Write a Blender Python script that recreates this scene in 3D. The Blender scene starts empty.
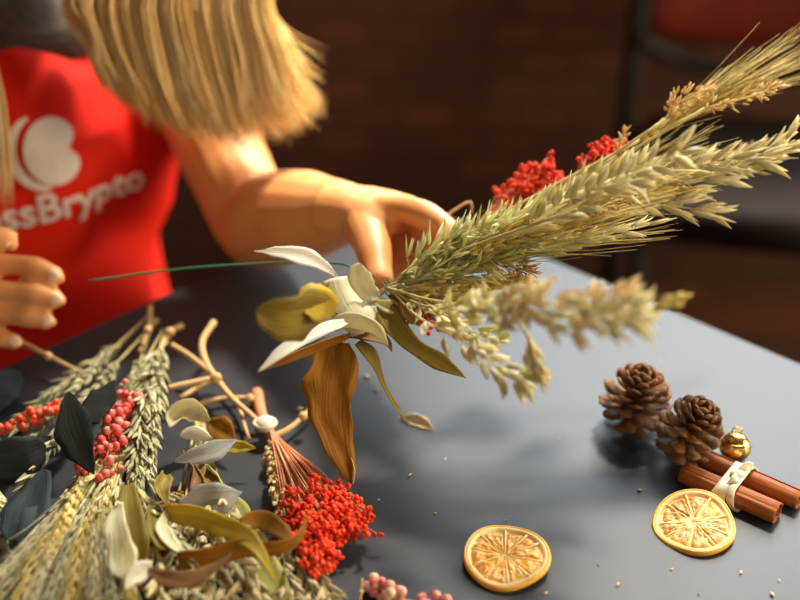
import bpy, math, random
from mathutils import Vector, Matrix, noise
from mathutils.bvhtree import BVHTree
random.seed(7)
C = bpy.context.scene.collection
PI = math.pi
TZ = 0.75            # table height
CH = 0.51            # camera height over the table
PITCH = math.radians(31)
F = 800*50/36.0
cR = Vector((1, 0, 0)); cU = Vector((0, math.sin(PITCH), math.cos(PITCH))); cF = Vector((0, math.cos(PITCH), -math.sin(PITCH)))
CAM = Vector((0, 0, TZ+CH))
TOCAM = -cF

def P(x, y, t):
    return CAM + (cF + cR*((x-400)/F) + cU*((300-y)/F))*t
def G(x, y, z=0.0):
    d = cF + cR*((x-400)/F) + cU*((300-y)/F)
    return CAM + d*((TZ+z-CAM.z)/d.z)

# ------------------------------------------------------------ materials
def new_mat(name):
    m = bpy.data.materials.new(name); m.use_nodes = True
    nt = m.node_tree; nt.nodes.clear()
    out = nt.nodes.new('ShaderNodeOutputMaterial')
    return m, nt, out
def L(nt, a, b): nt.links.new(a, b)

def plant_mat(name, cols, rough=.6, trans=.25, nscale=60, bump=.3, spec=.3):
    """colour varies from piece to piece and in blotches along a piece"""
    m, nt, out = new_mat(name)
    N = nt.nodes.new
    g = N('ShaderNodeNewGeometry'); tc = N('ShaderNodeTexCoord')
    nz = N('ShaderNodeTexNoise'); nz.inputs['Scale'].default_value = nscale; nz.inputs['Detail'].default_value = 3
    if name.endswith('leaf'):      # veins run along the blade
        mp = N('ShaderNodeMapping'); mp.inputs['Scale'].default_value = (9, 1.3, 1); nz.inputs['Scale'].default_value = 1.6; nz.inputs['Detail'].default_value = 6
        L(nt, tc.outputs['UV'], mp.inputs[0]); L(nt, mp.outputs[0], nz.inputs['Vector'])
    else: L(nt, tc.outputs['Object'], nz.inputs['Vector'])
    mx = N('ShaderNodeMath'); mx.operation = 'MULTIPLY_ADD'; mx.inputs[1].default_value = .55 if not name.endswith('leaf') else .15
    mm = N('ShaderNodeMath'); mm.operation = 'MULTIPLY'; mm.inputs[1].default_value = .5 if not name.endswith('leaf') else .9
    L(nt, nz.outputs['Fac'], mm.inputs[0])
    L(nt, g.outputs['Random Per Island'], mx.inputs[0]); L(nt, mm.outputs[0], mx.inputs[2])
    r = N('ShaderNodeValToRGB'); cr = r.color_ramp
    n = len(cols)
    while len(cr.elements) < n: cr.elements.new(.5)
    for i, c in enumerate(cols):
        cr.elements[i].position = .12+.76*i/max(1, n-1); cr.elements[i].color = (*c, 1)
    L(nt, mx.outputs[0], r.inputs[0])
    b = N('ShaderNodeBsdfPrincipled'); b.inputs['Roughness'].default_value = rough
    b.inputs['Specular IOR Level'].default_value = spec
    L(nt, r.outputs[0], b.inputs['Base Color'])
    bp = N('ShaderNodeBump'); bp.inputs['Strength'].default_value = bump; bp.inputs['Distance'].default_value = .001
    n2 = N('ShaderNodeTexNoise'); n2.inputs['Scale'].default_value = nscale*6; L(nt, tc.outputs['Object'], n2.inputs['Vector'])
    if name.endswith('leaf'):
        m3 = N('ShaderNodeMapping'); m3.inputs['Scale'].default_value = (26, 1, 1); L(nt, tc.outputs['UV'], m3.inputs[0]); L(nt, m3.outputs[0], n2.inputs['Vector']); n2.inputs['Scale'].default_value = 1.2; bp.inputs['Strength'].default_value = .7
    L(nt, n2.outputs['Fac'], bp.inputs['Height']); L(nt, bp.outputs[0], b.inputs['Normal'])
    if trans > 0:
        t = N('ShaderNodeBsdfTranslucent'); L(nt, r.outputs[0], t.inputs['Color'])
        mix = N('ShaderNodeMixShader'); mix.inputs[0].default_value = trans
        L(nt, b.outputs[0], mix.inputs[1]); L(nt, t.outputs[0], mix.inputs[2]); L(nt, mix.outputs[0], out.inputs[0])
    else: L(nt, b.outputs[0], out.inputs[0])
    return m

def solid_mat(name, c1, c2=None, rough=.5, nscale=20, bump=.1, bscale=200, metal=0, sss=0, stretch=(1, 1, 1), spec=.5, bdist=.001, sheen=0):
    m, nt, out = new_mat(name); N = nt.nodes.new
    tc = N('ShaderNodeTexCoord'); mp = N('ShaderNodeMapping'); mp.inputs['Scale'].default_value = stretch
    L(nt, tc.outputs['Object'], mp.inputs[0])
    b = N('ShaderNodeBsdfPrincipled')
    nz = N('ShaderNodeTexNoise'); nz.inputs['Scale'].default_value = nscale; nz.inputs['Detail'].default_value = 5
    L(nt, mp.outputs[0], nz.inputs['Vector'])
    r = N('ShaderNodeValToRGB'); r.color_ramp.elements[0].position = .3; r.color_ramp.elements[1].position = .7
    r.color_ramp.elements[0].color = (*c1, 1); r.color_ramp.elements[1].color = (*(c2 or c1), 1)
    L(nt, nz.outputs['Fac'], r.inputs[0]); L(nt, r.outputs[0], b.inputs['Base Color'])
    b.inputs['Roughness'].default_value = rough; b.inputs['Metallic'].default_value = metal
    b.inputs['Specular IOR Level'].default_value = spec
    if sheen: b.inputs['Sheen Weight'].default_value = sheen
    if sss:
        b.inputs['Subsurface Weight'].default_value = sss; b.inputs['Subsurface Radius'].default_value = (.012, .004, .002); b.inputs['Subsurface Scale'].default_value = 1
    n2 = N('ShaderNodeTexNoise'); n2.inputs['Scale'].default_value = bscale; n2.inputs['Detail'].default_value = 3; L(nt, mp.outputs[0], n2.inputs['Vector'])
    bp = N('ShaderNodeBump'); bp.inputs['Strength'].default_value = bump; bp.inputs['Distance'].default_value = bdist
    L(nt, n2.outputs['Fac'], bp.inputs['Height']); L(nt, bp.outputs[0], b.inputs['Normal'])
    L(nt, b.outputs[0], out.inputs[0])
    return m

M = {}
M['wheat'] = plant_mat('dried_wheat', [(.44, .30, .06), (.72, .55, .15), (.86, .74, .34)], trans=.25)
M['wheatgreen'] = plant_mat('green_wheat', [(.26, .27, .06), (.45, .43, .12), (.62, .56, .22)], trans=.25)
M['oat'] = plant_mat('dried_oat', [(.66, .55, .24), (.86, .78, .44), (.95, .91, .66)], trans=.45)
M['oatgreen'] = plant_mat('green_oat', [(.55, .54, .18), (.84, .80, .40), (.96, .93, .70)], trans=.35)
M['greygreen'] = plant_mat('grey_green_grass', [(.26, .25, .11), (.50, .48, .26), (.78, .74, .48)], trans=.3)
M['cream'] = plant_mat('cream_grass', [(.48, .36, .14), (.70, .60, .34), (.84, .78, .56)], trans=.3)
M['beige'] = plant_mat('beige_plume', [(.60, .40, .14), (.84, .62, .28), (.96, .84, .52)], trans=.45)
M['palebeige'] = plant_mat('pale_beige_plume', [(.80, .58, .28), (.92, .74, .44), (.97, .86, .60)], trans=.45)
M['brownseed'] = plant_mat('brown_seeds', [(.20, .09, .02), (.45, .24, .07), (.68, .44, .20)], trans=.2)
M['red'] = plant_mat('red_blooms', [(.50, .012, .004), (.85, .05, .012), (.95, .13, .03)], trans=.2)
M['redstem'] = plant_mat('red_stems', [(.62, .12, .05), (.78, .28, .13), (.82, .50, .28)], trans=.2)
M['berry'] = plant_mat('pink_berries', [(.50, .03, .03), (.72, .12, .10), (.78, .32, .24)], trans=0, rough=.4)
M['orangeberry'] = plant_mat('orange_red_berries', [(.60, .03, .015), (.85, .10, .04), (.85, .18, .07)], trans=0, rough=.4)
M['palepepper'] = plant_mat('pale_pink_berries', [(.70, .10, .10), (.82, .32, .26), (.85, .66, .40)], trans=0, rough=.4)
M['twig'] = plant_mat('tan_twig', [(.40, .22, .08), (.58, .36, .15), (.68, .46, .22)], trans=0, nscale=30)
M['stalk'] = plant_mat('straw_stalk', [(.35, .28, .08), (.52, .43, .16), (.60, .52, .24)], trans=.1)
M['leafcream'] = plant_mat('cream_leaf', [(.62, .52, .24), (.82, .75, .46), (.92, .87, .66)], trans=.35, nscale=25, rough=.45)
M['leafolive'] = plant_mat('olive_leaf', [(.13, .09, .012), (.30, .21, .03), (.50, .38, .09)], trans=.35, nscale=25, rough=.45)
M['leafyellow'] = plant_mat('olive_yellow_leaf', [(.40, .27, .015), (.62, .44, .03), (.74, .58, .12)], trans=.35, nscale=22, rough=.42)
M['leafochre'] = plant_mat('ochre_leaf', [(.20, .075, .004), (.38, .16, .008), (.56, .27, .02)], trans=.4, nscale=22, rough=.5)
M['leafbrown'] = plant_mat('brown_leaf', [(.12, .05, .015), (.24, .11, .03), (.36, .19, .06)], trans=.25, nscale=30, rough=.5)
M['leafwhite'] = plant_mat('white_leaf', [(.72, .66, .48), (.88, .84, .70), (.95, .92, .82)], trans=.45, nscale=25, rough=.4)
M['leafdark'] = plant_mat('dark_leaf', [(.010, .011, .009), (.016, .017, .013), (.020, .020, .016)], trans=0, nscale=20, rough=.9, spec=.08)
M['leafteal'] = plant_mat('teal_leaf', [(.014, .022, .022), (.026, .038, .036), (.045, .058, .052)], trans=.05, nscale=20, rough=.7, spec=.2)
M['leafgrey'] = plant_mat('grey_leaf', [(.16, .16, .14), (.26, .26, .24), (.34, .33, .29)], trans=.1, nscale=20, rough=.5)
M['conescale'] = plant_mat('pine_cone_scale', [(.04, .013, .004), (.13, .048, .012), (.38, .18, .05)], trans=0, nscale=60, rough=.6)
M['conecore'] = solid_mat('pine_cone_core', (.05, .018, .008), (.09, .035, .015), rough=.8)
M['cinnamon'] = solid_mat('cinnamon_bark', (.22, .055, .010), (.46, .145, .030), rough=.6, nscale=90, stretch=(1, 1, .10), bump=.9, bscale=420, spec=.25)
M['raffia'] = solid_mat('cream_raffia', (.70, .60, .42), (.85, .78, .62), rough=.6, nscale=90, bump=.3, sss=.1)
M['gold'] = solid_mat('brass', (.75, .46, .10), (.85, .58, .18), rough=.2, metal=1, nscale=30, bump=.15, bscale=60)
M['golddark'] = solid_mat('brass_slot', (.02, .012, .004), rough=.6)
M['rind'] = solid_mat('orange_rind', (.92, .38, .03), (.98, .52, .08), rough=.5, nscale=120, bump=.5, bscale=500, sss=.15)
M['pith'] = solid_mat('orange_pith', (.95, .60, .20), (.98, .74, .36), rough=.6, nscale=120, bump=.4, bscale=300, sss=.15)
M['flesh'] = solid_mat('orange_flesh', (.90, .36, .03), (.97, .55, .10), rough=.35, nscale=160, bump=.8, bscale=260, sss=.2, bdist=.002)
M['fleshbrown'] = solid_mat('brown_orange_flesh', (.55, .22, .045), (.80, .42, .09), rough=.35, nscale=160, bump=.8, bscale=260, sss=.15, bdist=.002)
M['wire'] = solid_mat('green_floral_wire', (.025, .12, .055), (.04, .16, .07), rough=.35)
M['skin'] = solid_mat('skin', (.78, .32, .10), (.86, .40, .14), rough=.5, nscale=25, bump=.08, bscale=350, sss=.12)
M['nail'] = solid_mat('fingernail', (.92, .60, .40), (.95, .66, .46), rough=.25, sss=.1)
M['shirt'] = solid_mat('red_cotton', (.68, .014, .005), (.78, .022, .007), rough=.8, nscale=9, bump=.25, bscale=700, spec=.15)
M['collar'] = solid_mat('grey_brown_knit', (.07, .055, .04), (.13, .10, .075), rough=.9, nscale=200, bump=.5, bscale=500)
M['print'] = solid_mat('white_print', (.80, .74, .66), (.84, .78, .70), rough=.7)
M['hair'] = plant_mat('blond_hair', [(.74, .45, .12), (.90, .66, .26), (.95, .78, .40), (.97, .88, .60)], trans=.45, nscale=14, rough=.4, bump=.05, spec=.5)
M['eye'] = solid_mat('eye_white', (.8, .78, .74), rough=.2)
M['iris'] = solid_mat('iris', (.10, .14, .13), rough=.2)
M['lip'] = solid_mat('lips', (.62, .22, .17), rough=.4, sss=.1)
M['denim'] = solid_mat('dark_trousers', (.02, .018, .02), (.035, .03, .035), rough=.85, nscale=60)
M['shoe'] = solid_mat('dark_shoe', (.03, .025, .02), rough=.5)
M['darkmetal'] = solid_mat('black_metal', (.010, .008, .006), (.014, .011, .009), rough=.6, spec=.2)
M['darkwood'] = solid_mat('dark_wood', (.030, .012, .006), (.06, .025, .012), rough=.5, nscale=12, stretch=(1, 8, 8))
M['redleather'] = solid_mat('red_brown_leather', (.12, .012, .004), (.17, .018, .006), rough=.45, nscale=20, bump=.2)
M['blackleather'] = solid_mat('black_leather', (.010, .007, .005), (.014, .010, .007), rough=.8, spec=.1)
M['plaster'] = solid_mat('dark_plaster', (.07, .05, .04), (.09, .065, .05), rough=.9, nscale=3)
M['frame'] = solid_mat('window_frame_paint', (.25, .24, .23), rough=.5)
M['crumb'] = plant_mat('plant_crumbs', [(.62, .38, .20), (.75, .56, .34), (.80, .70, .48)], trans=.1)

def table_mat():
    m, nt, out = new_mat('slate_laminate'); N = nt.nodes.new
    tc = N('ShaderNodeTexCoord'); b = N('ShaderNodeBsdfPrincipled')
    nz = N('ShaderNodeTexNoise'); nz.inputs['Scale'].default_value = 5; nz.inputs['Detail'].default_value = 8
    L(nt, tc.outputs['Object'], nz.inputs['Vector'])
    r = N('ShaderNodeValToRGB'); r.color_ramp.elements[0].position = .3; r.color_ramp.elements[1].position = .75
    r.color_ramp.elements[0].color = (.026, .029, .035, 1); r.color_ramp.elements[1].color = (.034, .037, .042, 1)
    L(nt, nz.outputs['Fac'], r.inputs[0]); L(nt, r.outputs[0], b.inputs['Base Color'])
    r2 = N('ShaderNodeMapRange'); r2.inputs['To Min'].default_value = .34; r2.inputs['To Max'].default_value = .40
    L(nt, nz.outputs['Fac'], r2.inputs[0]); L(nt, r2.outputs[0], b.inputs['Roughness'])
    b.inputs['Specular IOR Level'].default_value = .22
    L(nt, b.outputs[0], out.inputs[0]); return m
M['table'] = table_mat()

def brick_mat():
    m, nt, out = new_mat('dark_brick'); N = nt.nodes.new
    tc = N('ShaderNodeTexCoord'); mp = N('ShaderNodeMapping'); mp.inputs['Rotation'].default_value = (PI/2, 0, 0)
    L(nt, tc.outputs['Object'], mp.inputs[0])
    br = N('ShaderNodeTexBrick'); br.inputs['Scale'].default_value = 4.2; br.inputs['Mortar Size'].default_value = .03
    br.inputs['Color1'].default_value = (.095, .025, .008, 1); br.inputs['Color2'].default_value = (.05, .014, .005, 1); br.inputs['Mortar'].default_value = (.042, .014, .006, 1)
    L(nt, mp.outputs[0], br.inputs['Vector'])
    b = N('ShaderNodeBsdfPrincipled'); b.inputs['Roughness'].default_value = .85
    L(nt, br.outputs['Color'], b.inputs['Base Color'])
    bp = N('ShaderNodeBump'); bp.invert = True; bp.inputs['Distance'].default_value = .01; L(nt, br.outputs['Fac'], bp.inputs['Height']); L(nt, bp.outputs[0], b.inputs['Normal'])
    L(nt, b.outputs[0], out.inputs[0]); return m
M['brick'] = brick_mat()
def floor_mat():
    m, nt, out = new_mat('dark_wood_floor'); N = nt.nodes.new
    tc = N('ShaderNodeTexCoord'); br = N('ShaderNodeTexBrick'); br.inputs['Scale'].default_value = 1.0
    br.inputs['Brick Width'].default_value = 1.4; br.inputs['Row Height'].default_value = .13; br.inputs['Mortar Size'].default_value = .004
    br.inputs['Color1'].default_value = (.10, .030, .010, 1); br.inputs['Color2'].default_value = (.055, .018, .007, 1); br.inputs['Mortar'].default_value = (.01, .005, .003, 1)
    L(nt, tc.outputs['Object'], br.inputs['Vector'])
    b = N('ShaderNodeBsdfPrincipled'); b.inputs['Roughness'].default_value = .5; L(nt, br.outputs['Color'], b.inputs['Base Color'])
    L(nt, b.outputs[0], out.inputs[0]); return m
M['floor'] = floor_mat()
def glass_mat():
    m, nt, out = new_mat('window_glass'); N = nt.nodes.new
    t = N('ShaderNodeBsdfTransparent'); g = N('ShaderNodeBsdfGlossy'); g.inputs['Roughness'].default_value = .02
    mx = N('ShaderNodeMixShader'); mx.inputs[0].default_value = .06
    L(nt, t.outputs[0], mx.inputs[1]); L(nt, g.outputs[0], mx.inputs[2]); L(nt, mx.outputs[0], out.inputs[0]); return m
M['glass'] = glass_mat()

# ------------------------------------------------------------ mesh building
def perp(d):
    d = d.normalized(); a = Vector((0, 0, 1)) if abs(d.z) < .9 else Vector((1, 0, 0))
    u = d.cross(a).normalized(); return u, d.cross(u).normalized()
def rnd(a, b): return random.uniform(a, b)
def rvec():
    while True:
        v = Vector((rnd(-1, 1), rnd(-1, 1), rnd(-1, 1)))
        if .05 < v.length < 1: return v.normalized()
def spline(pts, n):
    """Catmull-Rom through the points"""
    pts = [Vector(p) for p in pts]
    if len(pts) == 2: return [pts[0].lerp(pts[1], i/(n-1)) for i in range(n)]
    p = [pts[0]*2-pts[1]] + pts + [pts[-1]*2-pts[-2]]
    out = []
    for i in range(n):
        s = i/(n-1)*(len(pts)-1); k = min(int(s), len(pts)-2); f = s-k
        a, b, c, d = p[k:k+4]
        out.append(.5*((2*b)+(c-a)*f+(2*a-5*b+4*c-d)*f*f+(3*b-a-3*c+d)*f**3))
    return out
def keyed(keys, s):
    """linear-smooth lookup in [(s, v), ...]"""
    if s <= keys[0][0]: return keys[0][1]
    for (a, va), (b, vb) in zip(keys, keys[1:]):
        if s <= b:
            f = (s-a)/(b-a); f = f*f*(3-2*f)*.5+f*.5; return va+(vb-va)*f
    return keys[-1][1]

class MB:
    def __init__(s): s.v = []; s.f = []; s.uv = None
    def ring_join(s, rings, closed=True, cap=True):
        base = len(s.v); n = len(rings[0])
        for r in rings: s.v += [tuple(p) for p in r]
        for i in range(len(rings)-1):
            for j in range(n if closed else n-1):
                a = base+i*n+j; b = base+i*n+(j+1) % n
                s.f.append((a, b, b+n, a+n))
        if cap and closed:
            s.f.append(tuple(base+j for j in reversed(range(n))))
            e = base+(len(rings)-1)*n
            s.f.append(tuple(e+j for j in range(n)))
    def tube(s, pts, r, n=6):
        pts = [Vector(p) for p in pts]; m = len(pts)
        u = None; rings = []
        for i, p in enumerate(pts):
            d = (pts[min(i+1, m-1)]-pts[max(i-1, 0)])
            if d.length < 1e-9: d = Vector((0, 0, 1))
            d.normalize()
            if u is None: u, _ = perp(d)
            else:
                u = (u-d*u.dot(d))
                u = u.normalized() if u.length > 1e-6 else perp(d)[0]
            w = d.cross(u)
            rr = r(i/(m-1)) if callable(r) else r
            rings.append([p+(u*math.cos(2*PI*j/n)+w*math.sin(2*PI*j/n))*rr for j in range(n)])
        s.ring_join(rings)
    def loft(s, secs, n=20):
        """secs: (center, axisX, rx, axisY, ry)"""
        s.ring_join([[c+ax*(rx*math.cos(2*PI*j/n))+ay*(ry*math.sin(2*PI*j/n)) for j in range(n)] for c, ax, rx, ay, ry in secs])
    def ball(s, c, r, seg=8, rings=5, sc=(1, 1, 1), rot=None):
        base = len(s.v); R = []
        for i in range(1, rings):
            th = PI*i/rings
            R.append([Vector((r*sc[0]*math.sin(th)*math.cos(2*PI*j/seg), r*sc[1]*math.sin(th)*math.sin(2*PI*j/seg), r*sc[2]*math.cos(th))) for j in range(seg)])
        tp = Vector((0, 0, r*sc[2])); bt = -tp
        tr = (lambda v: c+(rot @ v if rot else v))
        for rr in R: s.v += [tuple(tr(q)) for q in rr]
        s.v += [tuple(tr(tp)), tuple(tr(bt))]
        T = base+len(R)*seg; B = T+1
        for i in range(len(R)-1):
            for j in range(seg):
                a = base+i*seg+j; b = base+i*seg+(j+1) % seg
                s.f.append((a, a+seg, b+seg, b))
        for j in range(seg):
            s.f.append((T, base+j, base+(j+1) % seg))
            e = base+(len(R)-1)*seg
            s.f.append((B, e+(j+1) % seg, e+j))
    def spindle(s, a, d, ln, r, flat=.6, n=5, bend=None):
        """pointed grain from a along d"""
        d = d.normalized(); u, w = perp(d)
        q = rnd(0, 2*PI); u, w = u*math.cos(q)+w*math.sin(q), w*math.cos(q)-u*math.sin(q)
        rings = []
        for t, k in ((0, .3), (.22, .9), (.5, 1), (.78, .55), (1, .06)):
            c = a+d*(ln*t)
            if bend: c = c+bend*(ln*t*t)
            rings.append([c+u*(r*k*math.cos(2*PI*j/n))+w*(r*k*flat*math.sin(2*PI*j/n)) for j in range(n)])
        s.ring_join(rings)
    def box(s, c, size, rot=None):
        base = len(s.v); x, y, z = [q/2 for q in size]
        for k in ((-x, -y, -z), (x, -y, -z), (x, y, -z), (-x, y, -z), (-x, -y, z), (x, -y, z), (x, y, z), (-x, y, z)):
            v = Vector(k); v = rot @ v if rot else v
            s.v.append(tuple(Vector(c)+v))
        for f in ((0, 3, 2, 1), (4, 5, 6, 7), (0, 1, 5, 4), (1, 2, 6, 5), (2, 3, 7, 6), (3, 0, 4, 7)): s.f.append(tuple(base+i for i in f))
    def build(s, name, mat, parent=None, smooth=True, origin=None):
        me = bpy.data.meshes.new(name)
        o0 = Vector(origin) if origin is not None else (Vector(parent['_o']) if parent is not None and '_o' in parent else Vector((0, 0, 0)))
        me.from_pydata([tuple(Vector(v)-o0) for v in s.v], [], s.f); me.update()
        if s.uv:
            ul = me.uv_layers.new(name='UVMap')
            for lp in me.loops: ul.data[lp.index].uv = s.uv[lp.vertex_index]
        if smooth: me.polygons.foreach_set('use_smooth', [True]*len(me.polygons))
        o = bpy.data.objects.new(name, me); C.objects.link(o)
        me.materials.append(mat if not isinstance(mat, str) else M[mat])
        if parent is not None: o.parent = parent
        else: o.location = o0
        if parent is not None: o['_o'] = tuple(o0)
        elif origin is not None: o['_o'] = tuple(o0)
        return o

def tag(o, label=None, cat=None, group=None, kind=None):
    if label: o['label'] = label
    if cat: o['category'] = cat
    if group: o['group'] = group
    if kind: o['kind'] = kind
    return o
def thing(name, loc, label, cat, group=None):
    o = bpy.data.objects.new(name, None); C.objects.link(o); o.empty_display_size = .02
    o.location = loc; o['_o'] = tuple(loc)
    return tag(o, label, cat, group)
def mod(o, kind, **kw):
    m = o.modifiers.new(kind.lower(), kind)
    for k, v in kw.items(): setattr(m, k, v)
    return m

def leaf_mesh(pts, width, keys, roll=(0, 0), fold=.25, curl=0, n=22, wav=.06, cross=7):
    """blade along pts; roll in degrees from facing the front; fold = V depth; curl = edges rolling up"""
    c = spline(pts, n); b = MB(); rings = []
    sd = rnd(0, 100)
    for i, p in enumerate(c):
        s = i/(n-1)
        d = (c[min(i+1, n-1)]-c[max(i-1, 0)]).normalized()
        side = d.cross(TOCAM)
        side = side.normalized() if side.length > 1e-4 else perp(d)[0]
        nrm = side.cross(d)
        q = math.radians(roll[0]+(roll[1]-roll[0])*s)
        S = side*math.cos(q)+nrm*math.sin(q); N_ = nrm*math.cos(q)-side*math.sin(q)
        w = width*keyed(keys, s)*.5
        row = []
        for j in range(cross):
            x = -1+2*j/(cross-1)
            ww = w*(1+wav*noise.noise(Vector((s*6, x*2, sd)))*3)
            if curl:
                a = x*curl; xx = math.sin(a)/curl; zz = (1-math.cos(a))/curl
            else: xx = x; zz = 0
            zz += fold*abs(x)
            zz += wav*1.5*noise.noise(Vector((s*5+x*1.5, sd, x*2)))
            row.append(p+S*(xx*ww)+N_*(zz*ww))
        rings.append(row)
    b.ring_join(rings, closed=False, cap=False)
    b.uv = [(j/(cross-1), i/(n-1)+sd) for i in range(n) for j in range(cross)]
    return b
LANCE = [(0, .08), (.12, .45), (.38, 1), (.65, .85), (.9, .3), (1, .02)]
ROUND = [(0, .1), (.12, .65), (.35, .97), (.6, 1), (.85, .72), (.96, .35), (1, .05)]
STRAP = [(0, .5), (.15, .9), (.5, 1), (.75, .8), (.93, .35), (1, .03)]
def leaf(name, pts, width, keys, mat, parent, **kw):
    lab = kw.pop('label', None); rad = kw.pop('stem', .0007)
    b = leaf_mesh(pts, width, keys, **kw)
    o = b.build(name, mat, parent)
    mod(o, 'SOLIDIFY', thickness=.00045, offset=0)
    if lab: o['label'] = lab
    return o

# ------------------------------------------------------------ plant heads (mesh builders)
def sample_dirs(c, i):
    n = len(c); return (c[min(i+1, n-1)]-c[max(i-1, 0)]).normalized()
def ear_mesh(pts, step=.0033, gl=.012, gr=.0024, awn=.06, spread=.22, splay=.16):
    b = MB(); ln = sum((Vector(pts[i+1])-Vector(pts[i])).length for i in range(len(pts)-1))
    n = max(8, int(ln/step)); c = spline(pts, n)
    b.tube(c, lambda s: .0011*(1-.5*s), 5)
    for i, p in enumerate(c):
        d = sample_dirs(c, i); u, w = perp(d); s = i/(n-1)
        taper = 1-.45*abs(s*2-1)**3
        for k in range(3):
            a = (i % 2)*PI+(k-1)*1.1+rnd(-.25, .25)
            o = u*math.cos(a)+w*math.sin(a)
            dd = (d+o*spread*rnd(.8, 1.4)).normalized()
            L_ = gl*taper*rnd(.85, 1.15)
            b.spindle(p+o*.0012, dd, L_, gr*taper, .7)
            if awn:
                q = p+o*.0012+dd*L_*.93
                ad = (d+o*splay*rnd(.4, 1.5)+rvec()*.04).normalized()
                al = awn*rnd(.6, 1.1)*(1-.25*s)
                b.tube([q, q+ad*al*.5, q+ad*al+o*al*.05*rnd(-1, 1)], lambda t: .00032*(1-.75*t), 3)
    return b
def oat_mesh(pts, n=34, sl=.019, sr=.0022, out=(.004, .014), spread=.6, droop=0, start=.0, glumes=3, fan=.16):
    b = MB(); c = spline(pts, 40)
    b.tube(c, lambda s: .001*(1-.6*s), 5)
    for i in range(n):
        s = start+(1-start)*(i+rnd(0, .9))/n; k = min(int(s*39), 39)
        p = c[k]; d = sample_dirs(c, k); u, w = perp(d); a = i*2.4+rnd(-.4, .4)
        o = u*math.cos(a)+w*math.sin(a)
        r = rnd(*out)*(1-.5*s)
        bd = (d*.8+o).normalized(); e = p+bd*r+Vector((0, 0, -droop*r))
        b.tube([p, p.lerp(e, .5)+d*.001, e], .00035, 3)
        dd = (d+o*spread*rnd(.5, 1.3)+Vector((0, 0, -droop))).normalized()
        for g in range(glumes):
            b.spindle(e, dd+rvec()*fan, sl*rnd(.7, 1.1), sr*rnd(.8, 1.15), .5, bend=o*rnd(-.1, .25))
    return b
def spike_mesh(pts, step=.003, gl=.013, gr=.0022, rad=.002, spread=.5, rkeys=None, per=4, n=4):
    """dense leafy spike"""
    b = MB(); pts = [Vector(p) for p in pts]
    ln = sum((pts[i+1]-pts[i]).length for i in range(len(pts)-1)); m = max(6, int(ln/step)); c = spline(pts, m)
    b.tube(c, .001, 5)
    for i, p in enumerate(c):
        s = i/(m-1); d = sample_dirs(c, i); u, w = perp(d); k = keyed(rkeys, s) if rkeys else 1
        for j in range(per):
            a = rnd(0, 2*PI); o = u*math.cos(a)+w*math.sin(a)
            b.spindle(p+o*rad*k*rnd(0, 1), d+o*spread*rnd(.3, 1.4), gl*k*rnd(.6, 1.2), gr*rnd(.7, 1.2)*(.5+.5*k), .6, n)
    return b
def plume_mesh(pts, rad=.009, n=420, gl=.0035, gr=.0009, rkeys=((0, .2), (.3, 1), (.75, .8), (1, .15))):
    """crumbly seed head of tiny grains on hair-thin stalks"""
    b = MB(); c = spline(pts, 40); b.tube(c, .0008, 4)
    for i in range(n):
        s = rnd(0, 1); k = int(s*39); p = c[k]; d = sample_dirs(c, k); o = rvec()
        q = p+o*rad*keyed(rkeys, s)*math.sqrt(rnd(.05, 1))
        if i % 4 == 0: b.tube([p, q], .0002, 3)
        b.spindle(q, d+o*.8+rvec()*.3, gl*rnd(.6, 1.3), gr*rnd(.8, 1.3), .8, 4)
    return b
def bloom_meshes(base, axis, length, width, nst=26, balls=9, br=.0017, clump=.0045, flat=.6, start=.55):
    """fan of thin stems from base ending in clumps of tiny balls -> (stems, balls)"""
    a = MB(); h = MB(); axis = axis.normalized(); u, w = perp(axis)
    for i in range(nst):
        q = math.sqrt(rnd(0, 1)); th = rnd(0, 2*PI)
        ln = length*rnd(.78, 1.02)*(1-.12*q)
        e = base+axis*ln+u*(q*math.cos(th)*width)+w*(q*math.sin(th)*width*flat)
        m = base.lerp(e, .5)+rvec()*.003
        path = spline([base+rvec()*.001, m, e], 9)
        a.tube(path, lambda s: .0007*(1-.4*s), 4)
        for k in range(3):
            s0 = path[rnd(start, .9) and int(rnd(start, .95)*8)]
            e2 = s0+(axis+rvec()*.8)*rnd(.006, .014)
            a.tube([s0, e2], .0003, 3)
            for z in range(max(2, balls//3)):
                h.ball(e2+rvec()*clump*.6*rnd(.2, 1), br*rnd(.7, 1.2), 6, 4)
        for z in range(balls):
            h.ball(e+rvec()*clump*rnd(.1, 1), br*rnd(.7, 1.25), 6, 4)
    return a, h
def berry_mesh(pts, rad, n, br, jit=.25):
    b = MB(); st = MB(); c = spline(pts, 20); st.tube(c, .0009, 5)
    for i in range(n):
        k = int(rnd(0, 19.99)); p = c[k]; o = rvec(); q = p+o*rad*rnd(.4, 1)
        st.tube([p, q], .0003, 3); b.ball(q, br*rnd(1-jit, 1+jit), 8, 6)
    return st, b
def stalk_mesh(pts, r=.0011, n=14, r2=None):
    b = MB(); b.tube(spline(pts, n), (lambda s: r+(r2-r)*s) if r2 is not None else r, 6); return b

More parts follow.
